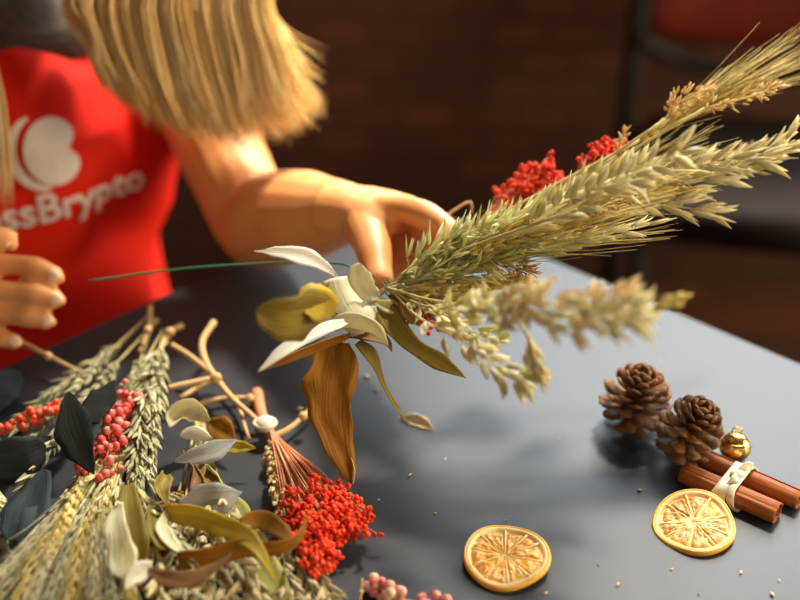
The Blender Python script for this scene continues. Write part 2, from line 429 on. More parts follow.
# ------------------------------------------------------------ ROOM
def box_obj(name, lo, hi, mat, parent=None, kind=None, bevel=0, origin=None):
    b = MB(); lo = Vector(lo); hi = Vector(hi); b.box((lo+hi)/2, hi-lo)
    o = b.build(name, mat, parent, smooth=False, origin=origin)
    if bevel: mod(o, 'BEVEL', width=bevel, segments=2)
    if kind: o['kind'] = kind
    return o
box_obj('floor', (-3, -1.5, -.1), (3.2, 2.3, 0), 'floor', kind='structure')
box_obj('ceiling', (-3, -1.5, 3.75), (3.2, 2.3, 3.85), 'plaster', kind='structure')
WX0, WX1, WZ0, WZ1 = .02, 2.7, 1.36, 3.6
b = MB()
b.box((( -3+3.2)/2, 2.3, WZ0/2), (6.2, .2, WZ0))
b.box(((-3+3.2)/2, 2.3, (WZ1+3.75)/2), (6.2, .2, 3.75-WZ1))
b.box(((-3+WX0)/2, 2.3, (WZ0+WZ1)/2), (WX0+3, .2, WZ1-WZ0))
b.box(((3.2+WX1)/2, 2.3, (WZ0+WZ1)/2), (3.2-WX1, .2, WZ1-WZ0))
o = b.build('wall_back', 'brick', smooth=False); o['kind'] = 'structure'
box_obj('wall_left', (-3.1, -1.5, 0), (-3, 2.3, 3.75), 'plaster', kind='structure')
b = MB()   # right wall with an opening for the added side fill lamp
b.box((3.25, .4, .45), (.1, 3.8, .9)); b.box((3.25, .4, 3.25), (.1, 3.8, 1.0))
b.box((3.25, -1.3, 1.83), (.1, .4, 1.86)); b.box((3.25, 2.0, 1.83), (.1, .6, 1.86))
o = b.build('wall_right', 'plaster', smooth=False); o['kind'] = 'structure'
box_obj('baseboard_back', (-3, 2.165, 0), (3.2, 2.198, .13), 'darkwood', kind='structure', bevel=.004)
def window(name, x0, x1, z0, z1, y, vertical_axis=False, mull=1):
    f = MB(); w = .04
    def bx(a0, a1, c0, c1):
        if vertical_axis: f.box((y, (a0+a1)/2, (c0+c1)/2), (.06, a1-a0, c1-c0))
        else: f.box(((a0+a1)/2, y, (c0+c1)/2), (a1-a0, .06, c1-c0))
    bx(x0, x0+w, z0, z1); bx(x1-w, x1, z0, z1); bx(x0+w, x1-w, z0, z0+w); bx(x0+w, x1-w, z1-w, z1)
    for k in range(mull):
        xm = x0+(x1-x0)*(k+1)/(mull+1); bx(xm-.015, xm+.015, z0+w, z1-w)
    o = f.build(name, 'frame', smooth=False); o['kind'] = 'structure'
    g = MB()
    if vertical_axis: g.box((y, (x0+x1)/2, (z0+z1)/2), (.006, x1-x0-.06, z1-z0-.06))
    else: g.box(((x0+x1)/2, y, (z0+z1)/2), (x1-x0-.06, .006, z1-z0-.06))
    g.build('pane', 'glass', o, smooth=False)
window('window_1', WX0, WX1, WZ0, WZ1, 2.32, mull=1)
window('added_side_window', -1.1, 1.7, .9, 2.75, 3.26, vertical_axis=True, mull=2)  # unseen window, added on the right to house the fill lamp

# ------------------------------------------------------------ TABLE
d2 = Vector((.722, -.692, 0)).normalized()
d1 = Vector((d2.y, -d2.x, 0)).normalized()
corner = Vector((-.025, 1.093, TZ))+d2*.028+d1*.006
tb = thing('table', corner+d1*.7+d2*.45-Vector((0, 0, TZ)), 'slate grey laminate table holding the dried flowers and spices', 'table')
TL, TW, TT = 1.5, .92, .028
m = MB(); outline = []
def rc(cx, cy, a0, r=.025):
    for k in range(6):
        a = a0+PI/2*k/5; outline.append((cx+r*math.cos(a), cy+r*math.sin(a)))
rc(TL-.025, TW-.025, 0); rc(.025, TW-.025, PI/2); rc(.025, .025, PI); rc(TL-.025, .025, 1.5*PI)
ring = lambda z, s: [corner+d1*((x-TL/2)*s+TL/2)+d2*((y-TW/2)*s+TW/2)+Vector((0, 0, z)) for x, y in outline]
m.ring_join([ring(-TT, .998), ring(-TT+.002, 1), ring(-.0015, 1), ring(0, .998)])
o = m.build('tabletop', 'table', tb, smooth=False)
for a, c in ((.07, .07), (TL-.07, .07), (.07, TW-.07), (TL-.07, TW-.07)):
    q = corner+d1*a+d2*c; m = MB(); m.box((q.x, q.y, (TZ-TT)/2), (.045, .045, TZ-TT), Matrix.Rotation(math.atan2(d2.y, d2.x), 3, 'Z')); m.build('leg', 'darkmetal', tb, smooth=False)
m = MB(); q = corner+d1*TL/2+d2*TW/2; rm = Matrix.Rotation(math.atan2(d1.y, d1.x), 3, 'Z')
for s in (-1, 1):
    m.box(q+d2*s*(TW/2-.07)+Vector((0, 0, -TT-.035)), (TL-.19, .02, .07), rm)
m.build('apron_rail', 'darkmetal', tb, smooth=False)

# ------------------------------------------------------------ CHAIR in the background
def chair():
    cx, cy = .62, 1.72
    t = thing('chair', (cx, cy, 0), 'dark chair with red-brown curved backrest against the brick wall', 'chair')
    rot = Matrix.Rotation(math.radians(-12), 3, 'Z')
    W = lambda x, y, z: Vector((cx, cy, 0))+rot @ Vector((x, y, z))
    for sx in (-1, 1):
        m = MB(); m.tube(spline([W(sx*.24, .20, 0), W(sx*.24, .19, .45), W(sx*.24, .22, .66), W(sx*.23, .26, .92)], 16), .019, 8); m.build('leg', 'darkmetal', t)
        m = MB(); m.tube([W(sx*.20, -.22, 0), W(sx*.20, -.20, .44)], .016, 8); m.build('leg', 'darkmetal', t)
    m = MB(); pts = []
    rings = []
    for k in range(13):
        a = -1+2*k/12; w = .235*(1-.12*max(0, a)**2); rr = []
        y = -.23+.23*(a+1)
        for j in range(16):
            th = 2*PI*j/16; rr.append(W(w*math.copysign(abs(math.cos(th))**.6, math.cos(th)), y*.95, .465+.028*math.copysign(abs(math.sin(th))**.6, math.sin(th))))
        rings.append(rr)
    m.ring_join(rings); m.build('seat', 'blackleather', t)
    m = MB(); rings = []
    for k in range(17):
        a = -1+2*k/16; x = a*.225; yy = .27-.0*a*a+.03*(1-a*a); h = .13*(1-.25*a**4); rr = []
        for j in range(14):
            th = 2*PI*j/14; rr.append(W(x, yy+.016*math.sin(th)-.03, .735-.03*(1-a*a)*0+h*math.copysign(abs(math.cos(th))**.7, math.cos(th))))
        rings.append(rr)
    m.ring_join(rings); m.build('backrest', 'redleather', t)
    m = MB(); m.tube(spline([W(-.24, .2, .63), W(-.15, .235, .585), W(0, .25, .56), W(.15, .235, .585), W(.24, .2, .63)], 24), .016, 8); m.build('back_rail', 'darkmetal', t)
    m = MB(); m.tube([W(-.22, -.2, .2), W(-.24, .19, .2)], .009, 8); m.tube([W(.22, -.2, .2), W(.24, .19, .2)], .009, 8); m.build('stretcher', 'darkmetal', t)
chair()

# ------------------------------------------------------------ PERSON
Z = Vector((0, 0, 1))
fw = Vector((.62, -.785, 0)).normalized(); la = Vector((.785, .62, 0)).normalized()     # facing / her left
V = lambda x, y, z: Vector((x, y, z+TZ))
neck = V(-.375, 1.008, .225)
person = thing('person', (-.42, 1.05, 0), 'person with long blond hair in a red printed shirt, hands over the table', 'person')
SL = P(163, 18, 1.12); SR = neck - la*.175 + Vector((0, 0, -.035))
EL = P(256, 226, 1.02); WL = P(348, 211, .87)
def torso_secs(g=0, gz=0, top=True):
    s = [(V(-.44, 1.09, -.36), .165, .115), (V(-.435, 1.075, -.28), .170, .120), (V(-.42, 1.05, -.18), .148, .110),
         (V(-.405, 1.03, -.09), .142, .108), (V(-.392, 1.012, 0), .155, .116), (V(-.388, 1.006, .06), .162, .120),
         (V(-.385, 1.008, .12), .166, .108), (V(-.382, 1.010, .165), .160, .090), (V(-.380, 1.010, .20), .125, .070)]
    if top: s.append((V(-.376, 1.008, .222), .075, .058))
    return s
m = MB()
m.loft([(c, la, rx-.020, fw, ry-.022) for c, rx, ry in torso_secs()]+[(V(-.366, 1.0, .25), la, .052, fw, .054), (V(-.34, .99, .29), la, .048, fw, .050), (V(-.31, .975, .325), la, .048, fw, .05)], 28)
# shoulders and arms
def arm(m, pts, rad, n=16):
    m.tube(spline(pts, 30), lambda s: keyed(rad, s), n)
m.ball(SL, .052, 14, 10); m.ball(SR, .052, 14, 10)
m.tube([neck-Vector((0, 0, .03)), SL], lambda s: .05, 12); m.tube([neck-Vector((0, 0, .03)), SR], lambda s: .05, 12)
arm(m, [SL, SL.lerp(EL, .5)+Vector((-.005, .01, 0)), EL], [(0, .050), (.3, .046), (.6, .042), (.85, .039), (1, .038)])
arm(m, [EL, EL.lerp(WL, .35)+Vector((0, 0, .004)), EL.lerp(WL, .75), WL], [(0, .040), (.22, .043), (.5, .039), (.8, .029), (1, .0235)])
# her left hand (grips the bouquet)
D = Vector((.28, .90, -.22)).normalized()
def palm(m, secs):
    m.loft(secs, 16)
ax = (P(420, 218, .845)-WL).normalized(); D = (D-ax*D.dot(ax)).normalized(); nrm = ax.cross(D).normalized()
if nrm.z < 0: nrm = -nrm
p1 = P(366, 212, .868); p2 = P(386, 212, .86); p3 = P(402, 213, .855)
palm(m, [(WL-ax*.02, D, .024, nrm, .021), (WL, D, .025, nrm, .021), (p1, D, .031, nrm, .020), (p2, D, .034, nrm, .016), (p3, D, .034, nrm, .012), (p3+ax*.006, D, .028, nrm, .008)])
def finger(m, pts, r0, r1):
    pts = [Vector(p) for p in pts]
    c = spline(pts, 26)
    m.tube(c, lambda s: r0+(r1-r0)*s+.0007*math.cos(s*PI*6)*(1 if s < .9 else 0)-(.0035*max(0, (s-.9)/.1)**2), 12)
    m.ball(c[-1], (r1-.0035)*1.0, 10, 6)
finger(m, [P(384, 210, .845), P(408, 210, .828), P(432, 219, .815), P(448, 233, .806), P(447, 262, .80), P(425, 284, .805)], .0115, .0085)
finger(m, [P(382, 208, .865), P(404, 208, .85), P(428, 222, .838), P(440, 240, .832), P(432, 264, .828), P(410, 282, .825)], .0105, .0085)
finger(m, [P(378, 206, .882), P(398, 208, .868), P(418, 224, .858), P(428, 242, .852), P(418, 262, .845), P(398, 276, .84)], .010, .008)
finger(m, [P(374, 206, .896), P(390, 209, .885), P(406, 224, .876), P(412, 240, .87), P(404, 256, .865), P(388, 268, .86)], .0088, .007)
m.tube([P(388, 214, .885), P(398, 240, .875), P(394, 268, .865)], .0125, 12)
# thumb
tp = [P(356, 208, .868), P(366, 226, .848), P(372, 243, .828), P(376, 262, .812), P(379, 280, .80), P(380, 287, .797)]
m.tube(spline(tp, 30), lambda q: keyed([(0, .019), (.25, .017), (.5, .0138), (.68, .0112), (.8, .0108), (.93, .0088), (1, .004)], q), 14)
m.tube([P(366, 214, .86), P(384, 222, .846), P(398, 220, .838)], lambda q: .014-.004*q, 12)
# her right arm and hand
ER = P(-250, 330, .93); WR = P(-115, 292, .885)
arm(m, [SR, SR.lerp(ER, .5), ER], [(0, .052), (.3, .049), (.6, .044), (1, .040)])
arm(m, [ER, ER.lerp(WR, .4), WR], [(0, .040), (.25, .043), (.7, .031), (1, .0235)])
ax2 = (P(-30, 294, .88)-WR).normalized()
D2 = (cU*.9-cF*.2).normalized(); n2 = ax2.cross(D2).normalized()
palm(m, [(WR-ax2*.02, D2, .023, n2, .021), (WR, D2, .026, n2, .02), (P(-85, 292, .88), D2, .034, n2, .019), (P(-55, 294, .878), D2, .038, n2, .016), (P(-25, 296, .875), D2, .036, n2, .011)])
tips = []
for pts, r in (([(-60, 271, .875), (-22, 266, .868), (18, 265, .862), (44, 271, .858), (60, 279, .855)], .0095),
               ([(-60, 290, .875), (-20, 291, .862), (20, 292, .855), (44, 296, .852), (61, 301, .852)], .0097),
               ([(-60, 308, .875), (-20, 313, .862), (14, 315, .856), (36, 318, .853), (52, 322, .853)], .0092),
               ([(-60, 324, .878), (-28, 332, .868), (-6, 337, .862), (8, 340, .86), (20, 343, .86)], .0080)):
    q = [P(*a) for a in pts]; finger(m, q, r, r*.84); tips.append((q[-1], (q[-1]-q[-2]).normalized(), r*.84))
finger(m, [P(-85, 275, .87), P(-50, 252, .85), P(-20, 243, .84), P(4, 240, .838), P(11, 244, .838)], .012, .0095)
tips.append((P(11, 243, .838), (P(11, 244, .838)-P(-20, 243, .84)).normalized(), .009))
# head
HC = V(-.262, .955, .415)
hf = (fw*.75+Vector((.1, -.1, -.62))).normalized(); hs = la.cross(hf).cross(hf)*-1
hl = (la-hf*la.dot(hf)).normalized(); hu = hl.cross(hf).normalized()
if hu.z < 0: hu = -hu
HR = Matrix((hl, -hf, hu)).transposed()      # columns: x = her left, y = back, z = up
H = lambda x, y, z: HC+HR @ Vector((x, y, z))
m.ball(HC, .095, 24, 16, (.80, .96, 1.0), HR)
for s_ in (-1, 1):      # brow ridge, cheeks and upper eyelids
    m.tube([H(s_*.012, -.088, .022), H(s_*.030, -.088, .026), H(s_*.048, -.076, .020)], .0045, 8)
    m.ball(H(s_*.038, -.066, -.032), .017, 10, 8)
    m.ball(H(s_*.030, -.0745, .0065), .0128, 12, 8, (1.05, .92, .72), HR)

m.loft([(H(0, -.02, -.02), hl, .066, -hf, .070), (H(0, -.035, -.06), hl, .058, -hf, .058), (H(0, -.045, -.09), hl, .042, -hf, .042), (H(0, -.052, -.112), hl, .022, -hf, .024)], 18)
m.tube([V(-.34, .99, .27), H(0, .02, -.05)], .046, 14)
m.loft([(H(0, -.090, .012), hl, .006, -hf, .006), (H(0, -.104, -.018), hl, .009, -hf, .012), (H(0, -.108, -.034), hl, .014, -hf, .013), (H(0, -.097, -.042), hl, .010, -hf, .008)], 10)
for s in (-1, 1):
    m.ball(H(s*.076, .01, -.02), .026, 10, 8, (.3, .65, 1), HR)
body = m.build('body', 'skin', person)
r = mod(body, 'REMESH', mode='VOXEL', voxel_size=.0022); r.use_smooth_shade = True
mod(body, 'SMOOTH', factor=.5, iterations=4)
m = MB()
for s in (-1, 1): m.ball(H(s*.030, -.0745, .004), .0120, 12, 8)
m.build('eyes', 'eye', person)
m = MB()
for s in (-1, 1): m.ball(H(s*.030, -.0835, .001), .0042, 10, 6)
m.build('irises', 'iris', person)
m = MB(); m.loft([(H(-.024, -.088, -.068), hu, .002, -hf, .003), (H(-.01, -.097, -.066), hu, .007, -hf, .006), (H(.01, -.097, -.066), hu, .007, -hf, .006), (H(.024, -.088, -.068), hu, .002, -hf, .003)], 10); m.build('lips', 'lip', person)
for q, d, r in tips:
    m = MB(); side = (TOCAM-d*TOCAM.dot(d)).normalized(); lat = d.cross(side)
    R3 = Matrix((lat, d, side)).transposed()
    m.ball(q-d*.0035+side*(r*.62)+cU*.001, .0055, 10, 6, (.95, 1.15, .42), R3); m.build('fingernail', 'nail', person)

# shirt, with folds
def shirt_build():
    m = MB(); n = 72; rings = []
    secs = [(V(-.43, 1.075, -.30), .185, .135)]
    src = torso_secs(top=False)[2:]
    for c, rx, ry in src: secs.append((c, rx-.002, ry+.010))
    secs[1] = (V(-.425, 1.055, -.20), .164, .130); secs[2] = (V(-.405, 1.03, -.09), .160, .128)
    K_ = 64
    for i in range(K_):
        s = i/(K_-1)*(len(secs)-1); k = min(int(s), len(secs)-2); f = s-k; f = f*f*(3-2*f)*.4+f*.6
        c = secs[k][0].lerp(secs[k+1][0], f); rx = secs[k][1]*(1-f)+secs[k+1][1]*f; ry = secs[k][2]*(1-f)+secs[k+1][2]*f
        row = []
        for j in range(n):
            a = 2*PI*j/n; d = la*math.cos(a)*rx+fw*math.sin(a)*ry
            h = i/K_
            fold = .013*math.sin(a*5+h*9+2*noise.noise(Vector((a, h*3, 1))))*(1-h*.7)
            fold += .022*noise.noise(Vector((math.cos(a)*2.2+h*2.5, math.sin(a)*2.2-h*1.5, h*3.5)))
            row.append(c+d*(1+fold/.14))
        rings.append(row)
    m.ring_join(rings, cap=False)
    # shoulder straps / cap sleeves
    return m
sm = shirt_build()
shirt = sm.build('shirt', 'shirt', person); mod(shirt, 'SOLIDIFY', thickness=.0015, offset=1)
for Sx in (SL, SR):
    m = MB(); a = neck+Vector((0, 0, -.035)); out = (Sx-a).normalized()
    uu, vv = perp(out)
    m.loft([(a.lerp(Sx, f), uu, r0, vv, r0) for f, r0 in ((.45, .056), (.7, .059), (.95, .0585), (1.08, .0565))], 28)
    m.build('sleeve', 'shirt', shirt)
m = MB()
m.loft([(V(-.381, 1.010, .180), la, .150, fw, .088), (V(-.379, 1.009, .208), la, .118, fw, .074), (V(-.374, 1.006, .228), la, .072, fw, .064), (V(-.368, 1.002, .247), la, .060, fw, .060)], 40)
m.build('collar', 'collar', person)['label'] = 'grey-brown knit collar'
# printed emblem and lettering laid on the cloth
bvh = BVHTree.FromPolygons([Vector(v) for v in sm.v], [f for f in sm.f])
def on_shirt(px, py, off=.0022):
    d = (P(px, py, 1)-CAM).normalized(); h = bvh.ray_cast(CAM, d)
    if h[0] is None: return None
    return h[0], h[1]
hit = on_shirt(52, 150); C0, N0 = hit
if N0.dot(CAM-C0) < 0: N0 = -N0
hx = (la-N0*la.dot(N0)).normalized(); hy = N0.cross(hx).normalized()
if hy.z < 0: hy = -hy
tilt = math.radians(-4)
ex = hx*math.cos(tilt)+hy*math.sin(tilt); ey = hy*math.cos(tilt)-hx*math.sin(tilt)
def cloth_pt(x, y, off=.0032):
    o = C0+ex*x+ey*y+N0*.2; h = bvh.ray_cast(o, -N0)
    if h[0] is None: return C0+ex*x+ey*y+N0*off
    return h[0]+N0*off
def printed(name, me_src, parent):
    """copy of a flat mesh (xy) laid on the cloth"""
    b = MB(); b.v = [tuple(cloth_pt(v[0], v[1])) for v in me_src[0]]; b.f = me_src[1]
    o = b.build(name, 'print', parent, smooth=False); mod(o, 'SOLIDIFY', thickness=.0008, offset=0); return o
def fill_poly(pts, inner=None):
    """triangle fan in rings around the centroid"""
    c = Vector((sum(p[0] for p in pts)/len(pts), sum(p[1] for p in pts)/len(pts))); vs = [tuple(c)]; fs = []; n = len(pts)
    for k in (0.25, .5, .75, 1):
        for p in pts: vs.append((c.x+(p[0]-c.x)*k, c.y+(p[1]-c.y)*k))
    for j in range(n): fs.append((0, 1+j, 1+(j+1) % n))
    for r_ in range(3):
        for j in range(n): a = 1+r_*n+j; b_ = 1+r_*n+(j+1) % n; fs.append((a, a+n, b_+n, b_))
    return vs, fs
def bean():
    pts = []
    for k in range(64):
        a = 2*PI*k/64
        r = .0295*(1-.44*math.exp(-((a if a < PI else a-2*PI)/.36)**2))*(1+.06*math.sin(-a))
        pts.append((r*math.cos(a)*.86+.001, r*math.sin(a)*1.03))
    return pts
emb = printed('printed_emblem', fill_poly(bean()), shirt)
vs = []; fs = []
for k in range(25):
    a = math.radians(118+(262-118)*k/24); w = .0045*math.sin(PI*(k+.6)/25.2)**.6
    for r_ in (.0325, .0325+w*2+.0006): vs.append((r_*math.cos(a)*.90-.001, r_*math.sin(a)*1.01))
for k in range(24): fs.append((2*k, 2*k+1, 2*k+3, 2*k+2))
cres = printed('printed_crescent', (vs, fs), shirt)
cu = bpy.data.curves.new('lettering', 'FONT'); cu.body = 'ossBrypto'; cu.size = .036; cu.offset = .0006; cu.resolution_u = 4
to = bpy.data.objects.new('lettering', cu); C.objects.link(to)
bpy.context.view_layer.update()
me = to.to_mesh(); tv = [v.co.copy() for v in me.vertices]; tf = [tuple(p.vertices) for p in me.polygons]
to.to_mesh_clear(); bpy.data.objects.remove(to)
mxx = max(v.x for v in tv); sc = .160/mxx
printed('printed_lettering', ([(v.x*sc-.074, v.y*sc*.95-.068+.06*v.x*sc) for v in tv], tf), shirt)

# trousers, shoes
m = MB()
hipC = V(-.445, 1.10, -.36)
m.loft([(V(-.435, 1.07, -.24), la, .165, fw, .125), (V(-.44, 1.08, -.30), la, .178, fw, .132), (hipC, la, .18, fw, .135), (hipC-Z*.05, la, .17, fw, .12)], 24)
for s in (-1, 1):
    h = hipC+la*.09*s-Z*.01; k = h+fw*.40+la*.03*s+Z*.005; a = k-fw*.06-Z*.385
    a.z = .07
    m.tube(spline([h, h.lerp(k, .5), k], 12), lambda q: .082-.02*q, 16)
    m.ball(k, .062, 14, 8)
    m.tube(spline([k, k.lerp(a, .4)-fw*.015, a], 12), lambda q: .060-.017*q, 16)
tr = m.build('trousers', 'denim', person); r = mod(tr, 'REMESH', mode='VOXEL', voxel_size=.007); r.use_smooth_shade = True; mod(tr, 'SMOOTH', factor=.5, iterations=5)
for s in (-1, 1):
    h = hipC+la*.09*s; a = h+fw*.34+la*.03*s; a.z = .0
    m = MB(); U_ = lambda d_, z_: a+fw*d_+Z*z_
    m.loft([(U_(-.06, .045), la, .030, Z, .040), (U_(-.03, .05), la, .036, Z, .048), (U_(.05, .042), la, .038, Z, .040), (U_(.12, .03), la, .044, Z, .028), (U_(.17, .022), la, .036, Z, .020), (U_(.19, .02), la, .015, Z, .012)], 16)
    m.build('shoe', 'shoe', person)
st = thing('stool', (hipC.x, hipC.y, 0), 'dark round stool the person sits on', 'stool')
m = MB(); top = TZ-.36-.12
m.loft([(Vector((hipC.x, hipC.y, top-.045)), la, .17, fw, .17), (Vector((hipC.x, hipC.y, top-.038)), la, .18, fw, .18), (Vector((hipC.x, hipC.y, top-.006)), la, .18, fw, .18), (Vector((hipC.x, hipC.y, top)), la, .17, fw, .17)], 32); m.build('seat', 'darkwood', st)
for k in range(4):
    a = PI/4+PI/2*k; m = MB(); m.tube([Vector((hipC.x+.12*math.cos(a), hipC.y+.12*math.sin(a), top-.042)), Vector((hipC.x+.18*math.cos(a), hipC.y+.18*math.sin(a), 0))], .014, 8); m.build('leg', 'darkmetal', st)

# hair
m = MB()
m.loft([(H(0, .015, .03+.0), hl, .088, -hf, .098), (H(0, .015, .06), hl, .082, -hf, .09), (H(0, .012, .09), hl, .055, -hf, .06), (H(0, .01, .108), hl, .015, -hf, .02)], 24)
m.ball(H(0, .02, .012), .092, 20, 14, (.88, .98, .98), HR)
for i in range(900):     # scalp hair combed down from a middle parting
    sg = -1 if i % 2 else 1; yy = -.075+.15*rnd(0, 1)**.9; q = []
    fl = rnd(-.006, .006)
    for k in range(7):
        th = math.radians(2+118*k/6); rr = .099+.003*math.sin(k*1.3+i)+.004*k/6
        yk = yy*(1-.15*k/6)+.02*k/6+fl*k/6+.008*math.sin(th)
        sc_ = math.sqrt(max(.05, 1-(yk/.105)**2))
        q.append(H(sg*math.sin(th)*rr*.86*sc_, yk, math.cos(th)*rr*sc_+.006))
    m.tube(spline(q, 12), rnd(.0008, .0018), 4)

TIPK = [(0, 62), (.12, 112), (.25, 128), (.4, 140), (.55, 146), (.72, 150), (.85, 140), (1, 122)]
def lock(path, r, sq=.8):
    m.tube(spline(path, 15), lambda s: r*keyed([(0, .7), (.3, 1), (.7, .8), (1, .08)], s), 4)
def nz1(x, k): return noise.noise(Vector((x, k*7.3, 3.1)))
for i in range(3400):
    back = i < 300
    s = (i % 300+rnd(0, 1))/300 if back else rnd(0, 1)
    dep = 1 if back else rnd(0, 1)
    t = .985+.02*s if back else .905+.08*dep+.02*s
    lk = dep*1.7
    x0 = 60+s*204; tx = 104+s*204+12*max(0, s-.8)/.2+9*nz1(s*11, lk)
    ty = keyed(TIPK, s)+26*nz1(s*14, lk+3)-6-abs(random.gauss(0, 7))
    if random.random() < .12: ty -= rnd(8, 50)
    if back: ty -= 14
    top = H(.085*math.cos(2.9-2.6*s)*1.05, .02+rnd(-.02, .03)+.03*s, .085*math.sin(2.9-2.6*s)*.8)
    w1 = 12*nz1(s*6, lk)+random.gauss(0, 1.6); w2 = 14*nz1(s*7+4, lk+1)+random.gauss(0, 1.6); w3 = 10*nz1(s*9+9, lk+2)+random.gauss(0, 2)
    tt = .012*nz1(s*16, lk+5)
    lock([top, P(x0+8, -70, .92+.6*(t-.92)), P(x0+w1*.5+4, 0, t-.01+tt), P(x0+(tx-x0)*.34+w1, ty*.42, t+tt), P(x0+(tx-x0)*.64+w2, ty*.76, t+.004+tt), P(tx+w3*.4+(6 if s > .8 else 0), ty, t+.004)], rnd(.0022, .0032) if back else rnd(.0004, .0010))
for i in range(26):      # stray tips flicking out on the right
    s = rnd(.82, 1.0); t = rnd(.93, .98); x0 = 68+s*200
    lock([P(x0, -30, t), P(x0+10, 30, t), P(x0+22+rnd(-6, 8), 75, t), P(x0+38+rnd(-8, 6), 104+rnd(-6, 10), t), P(x0+48+rnd(-18, 4), 116+rnd(-14, 16), t)], rnd(.0008, .0018))
for i in range(130):     # the lock hanging on her other side
    s = rnd(0, 1); t = rnd(.93, .965); top = H(-.075, .02+rnd(-.02, .03), -.0+rnd(-.03, .05))
    x = -48+50*s
    lock([top, P(x-26, -40, t), P(x-14, 30, t), P(x+2, 100+rnd(-8, 8), t), P(x+8, 150, t), P(x+13+rnd(-4, 2), 205+rnd(-30, 8), t)], rnd(.0012, .0026))
hair = m.build('hair', 'hair', person); hair['label'] = 'long loose blond hair hanging over her shoulder'

# ------------------------------------------------------------ BOUQUET in the hand
B = P(392, 284, .785)
bq = thing('dried_flower_bouquet', B, 'bouquet of dried oats, wheat, red blooms and curled leaves held in the hand', 'bouquet')
def part_stem(name, head_name, path, headpath, headmb, smat, hmat, r=.0010, label=None):
    st = stalk_mesh(path, r).build(name, smat, bq)
    hd = headmb.build(head_name, hmat, st)
    if label: st['label'] = label
    return st
def ppl(l): return [P(*q) for q in l]
# bearded wheat
def wheat(stem, head, mat='wheat', awn=.065, label=None, **kw):
    part_stem('wheat_stem', 'wheat_ear', ppl(stem+[head[0]]), None, ear_mesh(ppl(head), awn=awn, **kw), 'stalk', mat, label=label)
wheat([(392, 284, .785), (500, 215, .79)], [(640, 140, .80), (690, 108, .80), (748, 74, .80)], awn=.085, gl=.014, gr=.0026, splay=.13, label='tall golden wheat stem rising furthest to the right')
wheat([(392, 284, .785), (500, 215, .80)], [(655, 133, .805), (700, 108, .805), (770, 82, .805)], awn=.06, gl=.013, label='second golden wheat stem beside the tallest one')
wheat([(388, 286, .78)], [(398, 282, .775), (428, 262, .765), (455, 240, .76)], 'wheatgreen', awn=.03, gl=.011, gr=.0022)
wheat([(388, 288, .775)], [(400, 292, .765), (435, 291, .755), (475, 286, .75)], 'wheat', awn=.045, gl=.010, gr=.002)
wheat([(388, 287, .78)], [(405, 290, .77), (440, 297, .765), (470, 302, .765)], 'wheatgreen', awn=.04, gl=.010, gr=.0018)
wheat([(392, 284, .785), (440, 262, .78)], [(520, 240, .77), (570, 222, .77), (610, 208, .77)], 'wheat', awn=.075, gl=.012)
wheat([(392, 284, .785), (440, 268, .78)], [(500, 256, .765), (545, 246, .765), (585, 238, .765)], 'wheat', awn=.075, gl=.012)
wheat([(392, 284, .785), (450, 250, .79)], [(560, 205, .79), (620, 175, .79), (665, 158, .79)], 'wheat', awn=.06, gl=.012)
wheat([(392, 284, .785), (450, 250, .78)], [(580, 215, .775), (630, 198, .775), (672, 190, .775)], 'wheat', awn=.04, gl=.012)
wheat([(392, 284, .785), (440, 262, .775)], [(470, 252, .745), (530, 235, .74), (575, 220, .735)], 'wheat', awn=.07, gl=.012, spread=.3)
wheat([(392, 284, .785), (440, 255, .775)], [(500, 232, .74), (560, 208, .735), (600, 192, .73)], 'wheat', awn=.06, gl=.012, spread=.3)
wheat([(388, 288, .775), (430, 280, .765)], [(440, 276, .75), (490, 262, .745), (520, 254, .74)], 'wheatgreen', awn=.05, gl=.012, spread=.3)
# oats
def oats(stem, head, mat='oat', label=None, **kw):
    part_stem('oat_stem', 'oat_panicle', ppl(stem+[head[0]]), None, oat_mesh(ppl(head), **kw), 'stalk', mat, label=label)
oats([(392, 284, .785), (520, 215, .79)], [(660, 190, .79), (730, 170, .79), (795, 140, .79)], n=30, sl=.022, sr=.0026, out=(.002, .009), spread=.42)
oats([(392, 284, .785), (520, 215, .79)], [(640, 180, .78), (700, 165, .78), (770, 158, .78)], n=26, sl=.022, sr=.0026, out=(.002, .009), spread=.45)
oats([(392, 284, .785), (500, 225, .79)], [(600, 205, .78), (660, 205, .78), (715, 212, .78)], n=18, sl=.022, sr=.0025, out=(.002, .008), spread=.3)
oats([(392, 284, .785), (450, 255, .76)], [(520, 232, .73), (580, 195, .71), (640, 170, .70)], n=34, sl=.019, sr=.0028, out=(.002, .009), spread=.6)
oats([(392, 284, .785), (450, 255, .76)], [(560, 215, .70), (620, 180, .68), (690, 148, .67)], n=22, sl=.017, sr=.0030, out=(.002, .009), spread=.8)
oats([(392, 284, .785), (450, 255, .77)], [(540, 250, .75), (580, 240, .74), (650, 225, .74)], n=14, sl=.017, sr=.002, out=(.002, .006), spread=.25)
for k, hd in enumerate(([(402, 274, .775), (440, 245, .765), (490, 225, .76)], [(410, 278, .77), (455, 262, .76), (510, 240, .755)], [(420, 262, .775), (470, 238, .77), (530, 212, .77)],
           [(430, 268, .765), (480, 252, .755), (545, 232, .745)], [(400, 282, .775), (440, 276, .76), (490, 268, .75)], [(440, 252, .78), (500, 226, .78), (570, 198, .78)], [(470, 240, .77), (530, 215, .75), (600, 185, .74)])):
    oats([(390, 285, .785)], hd, 'oatgreen', n=28, sl=.018, sr=.0015, out=(.001, .010), spread=.8, glumes=3, fan=.35)
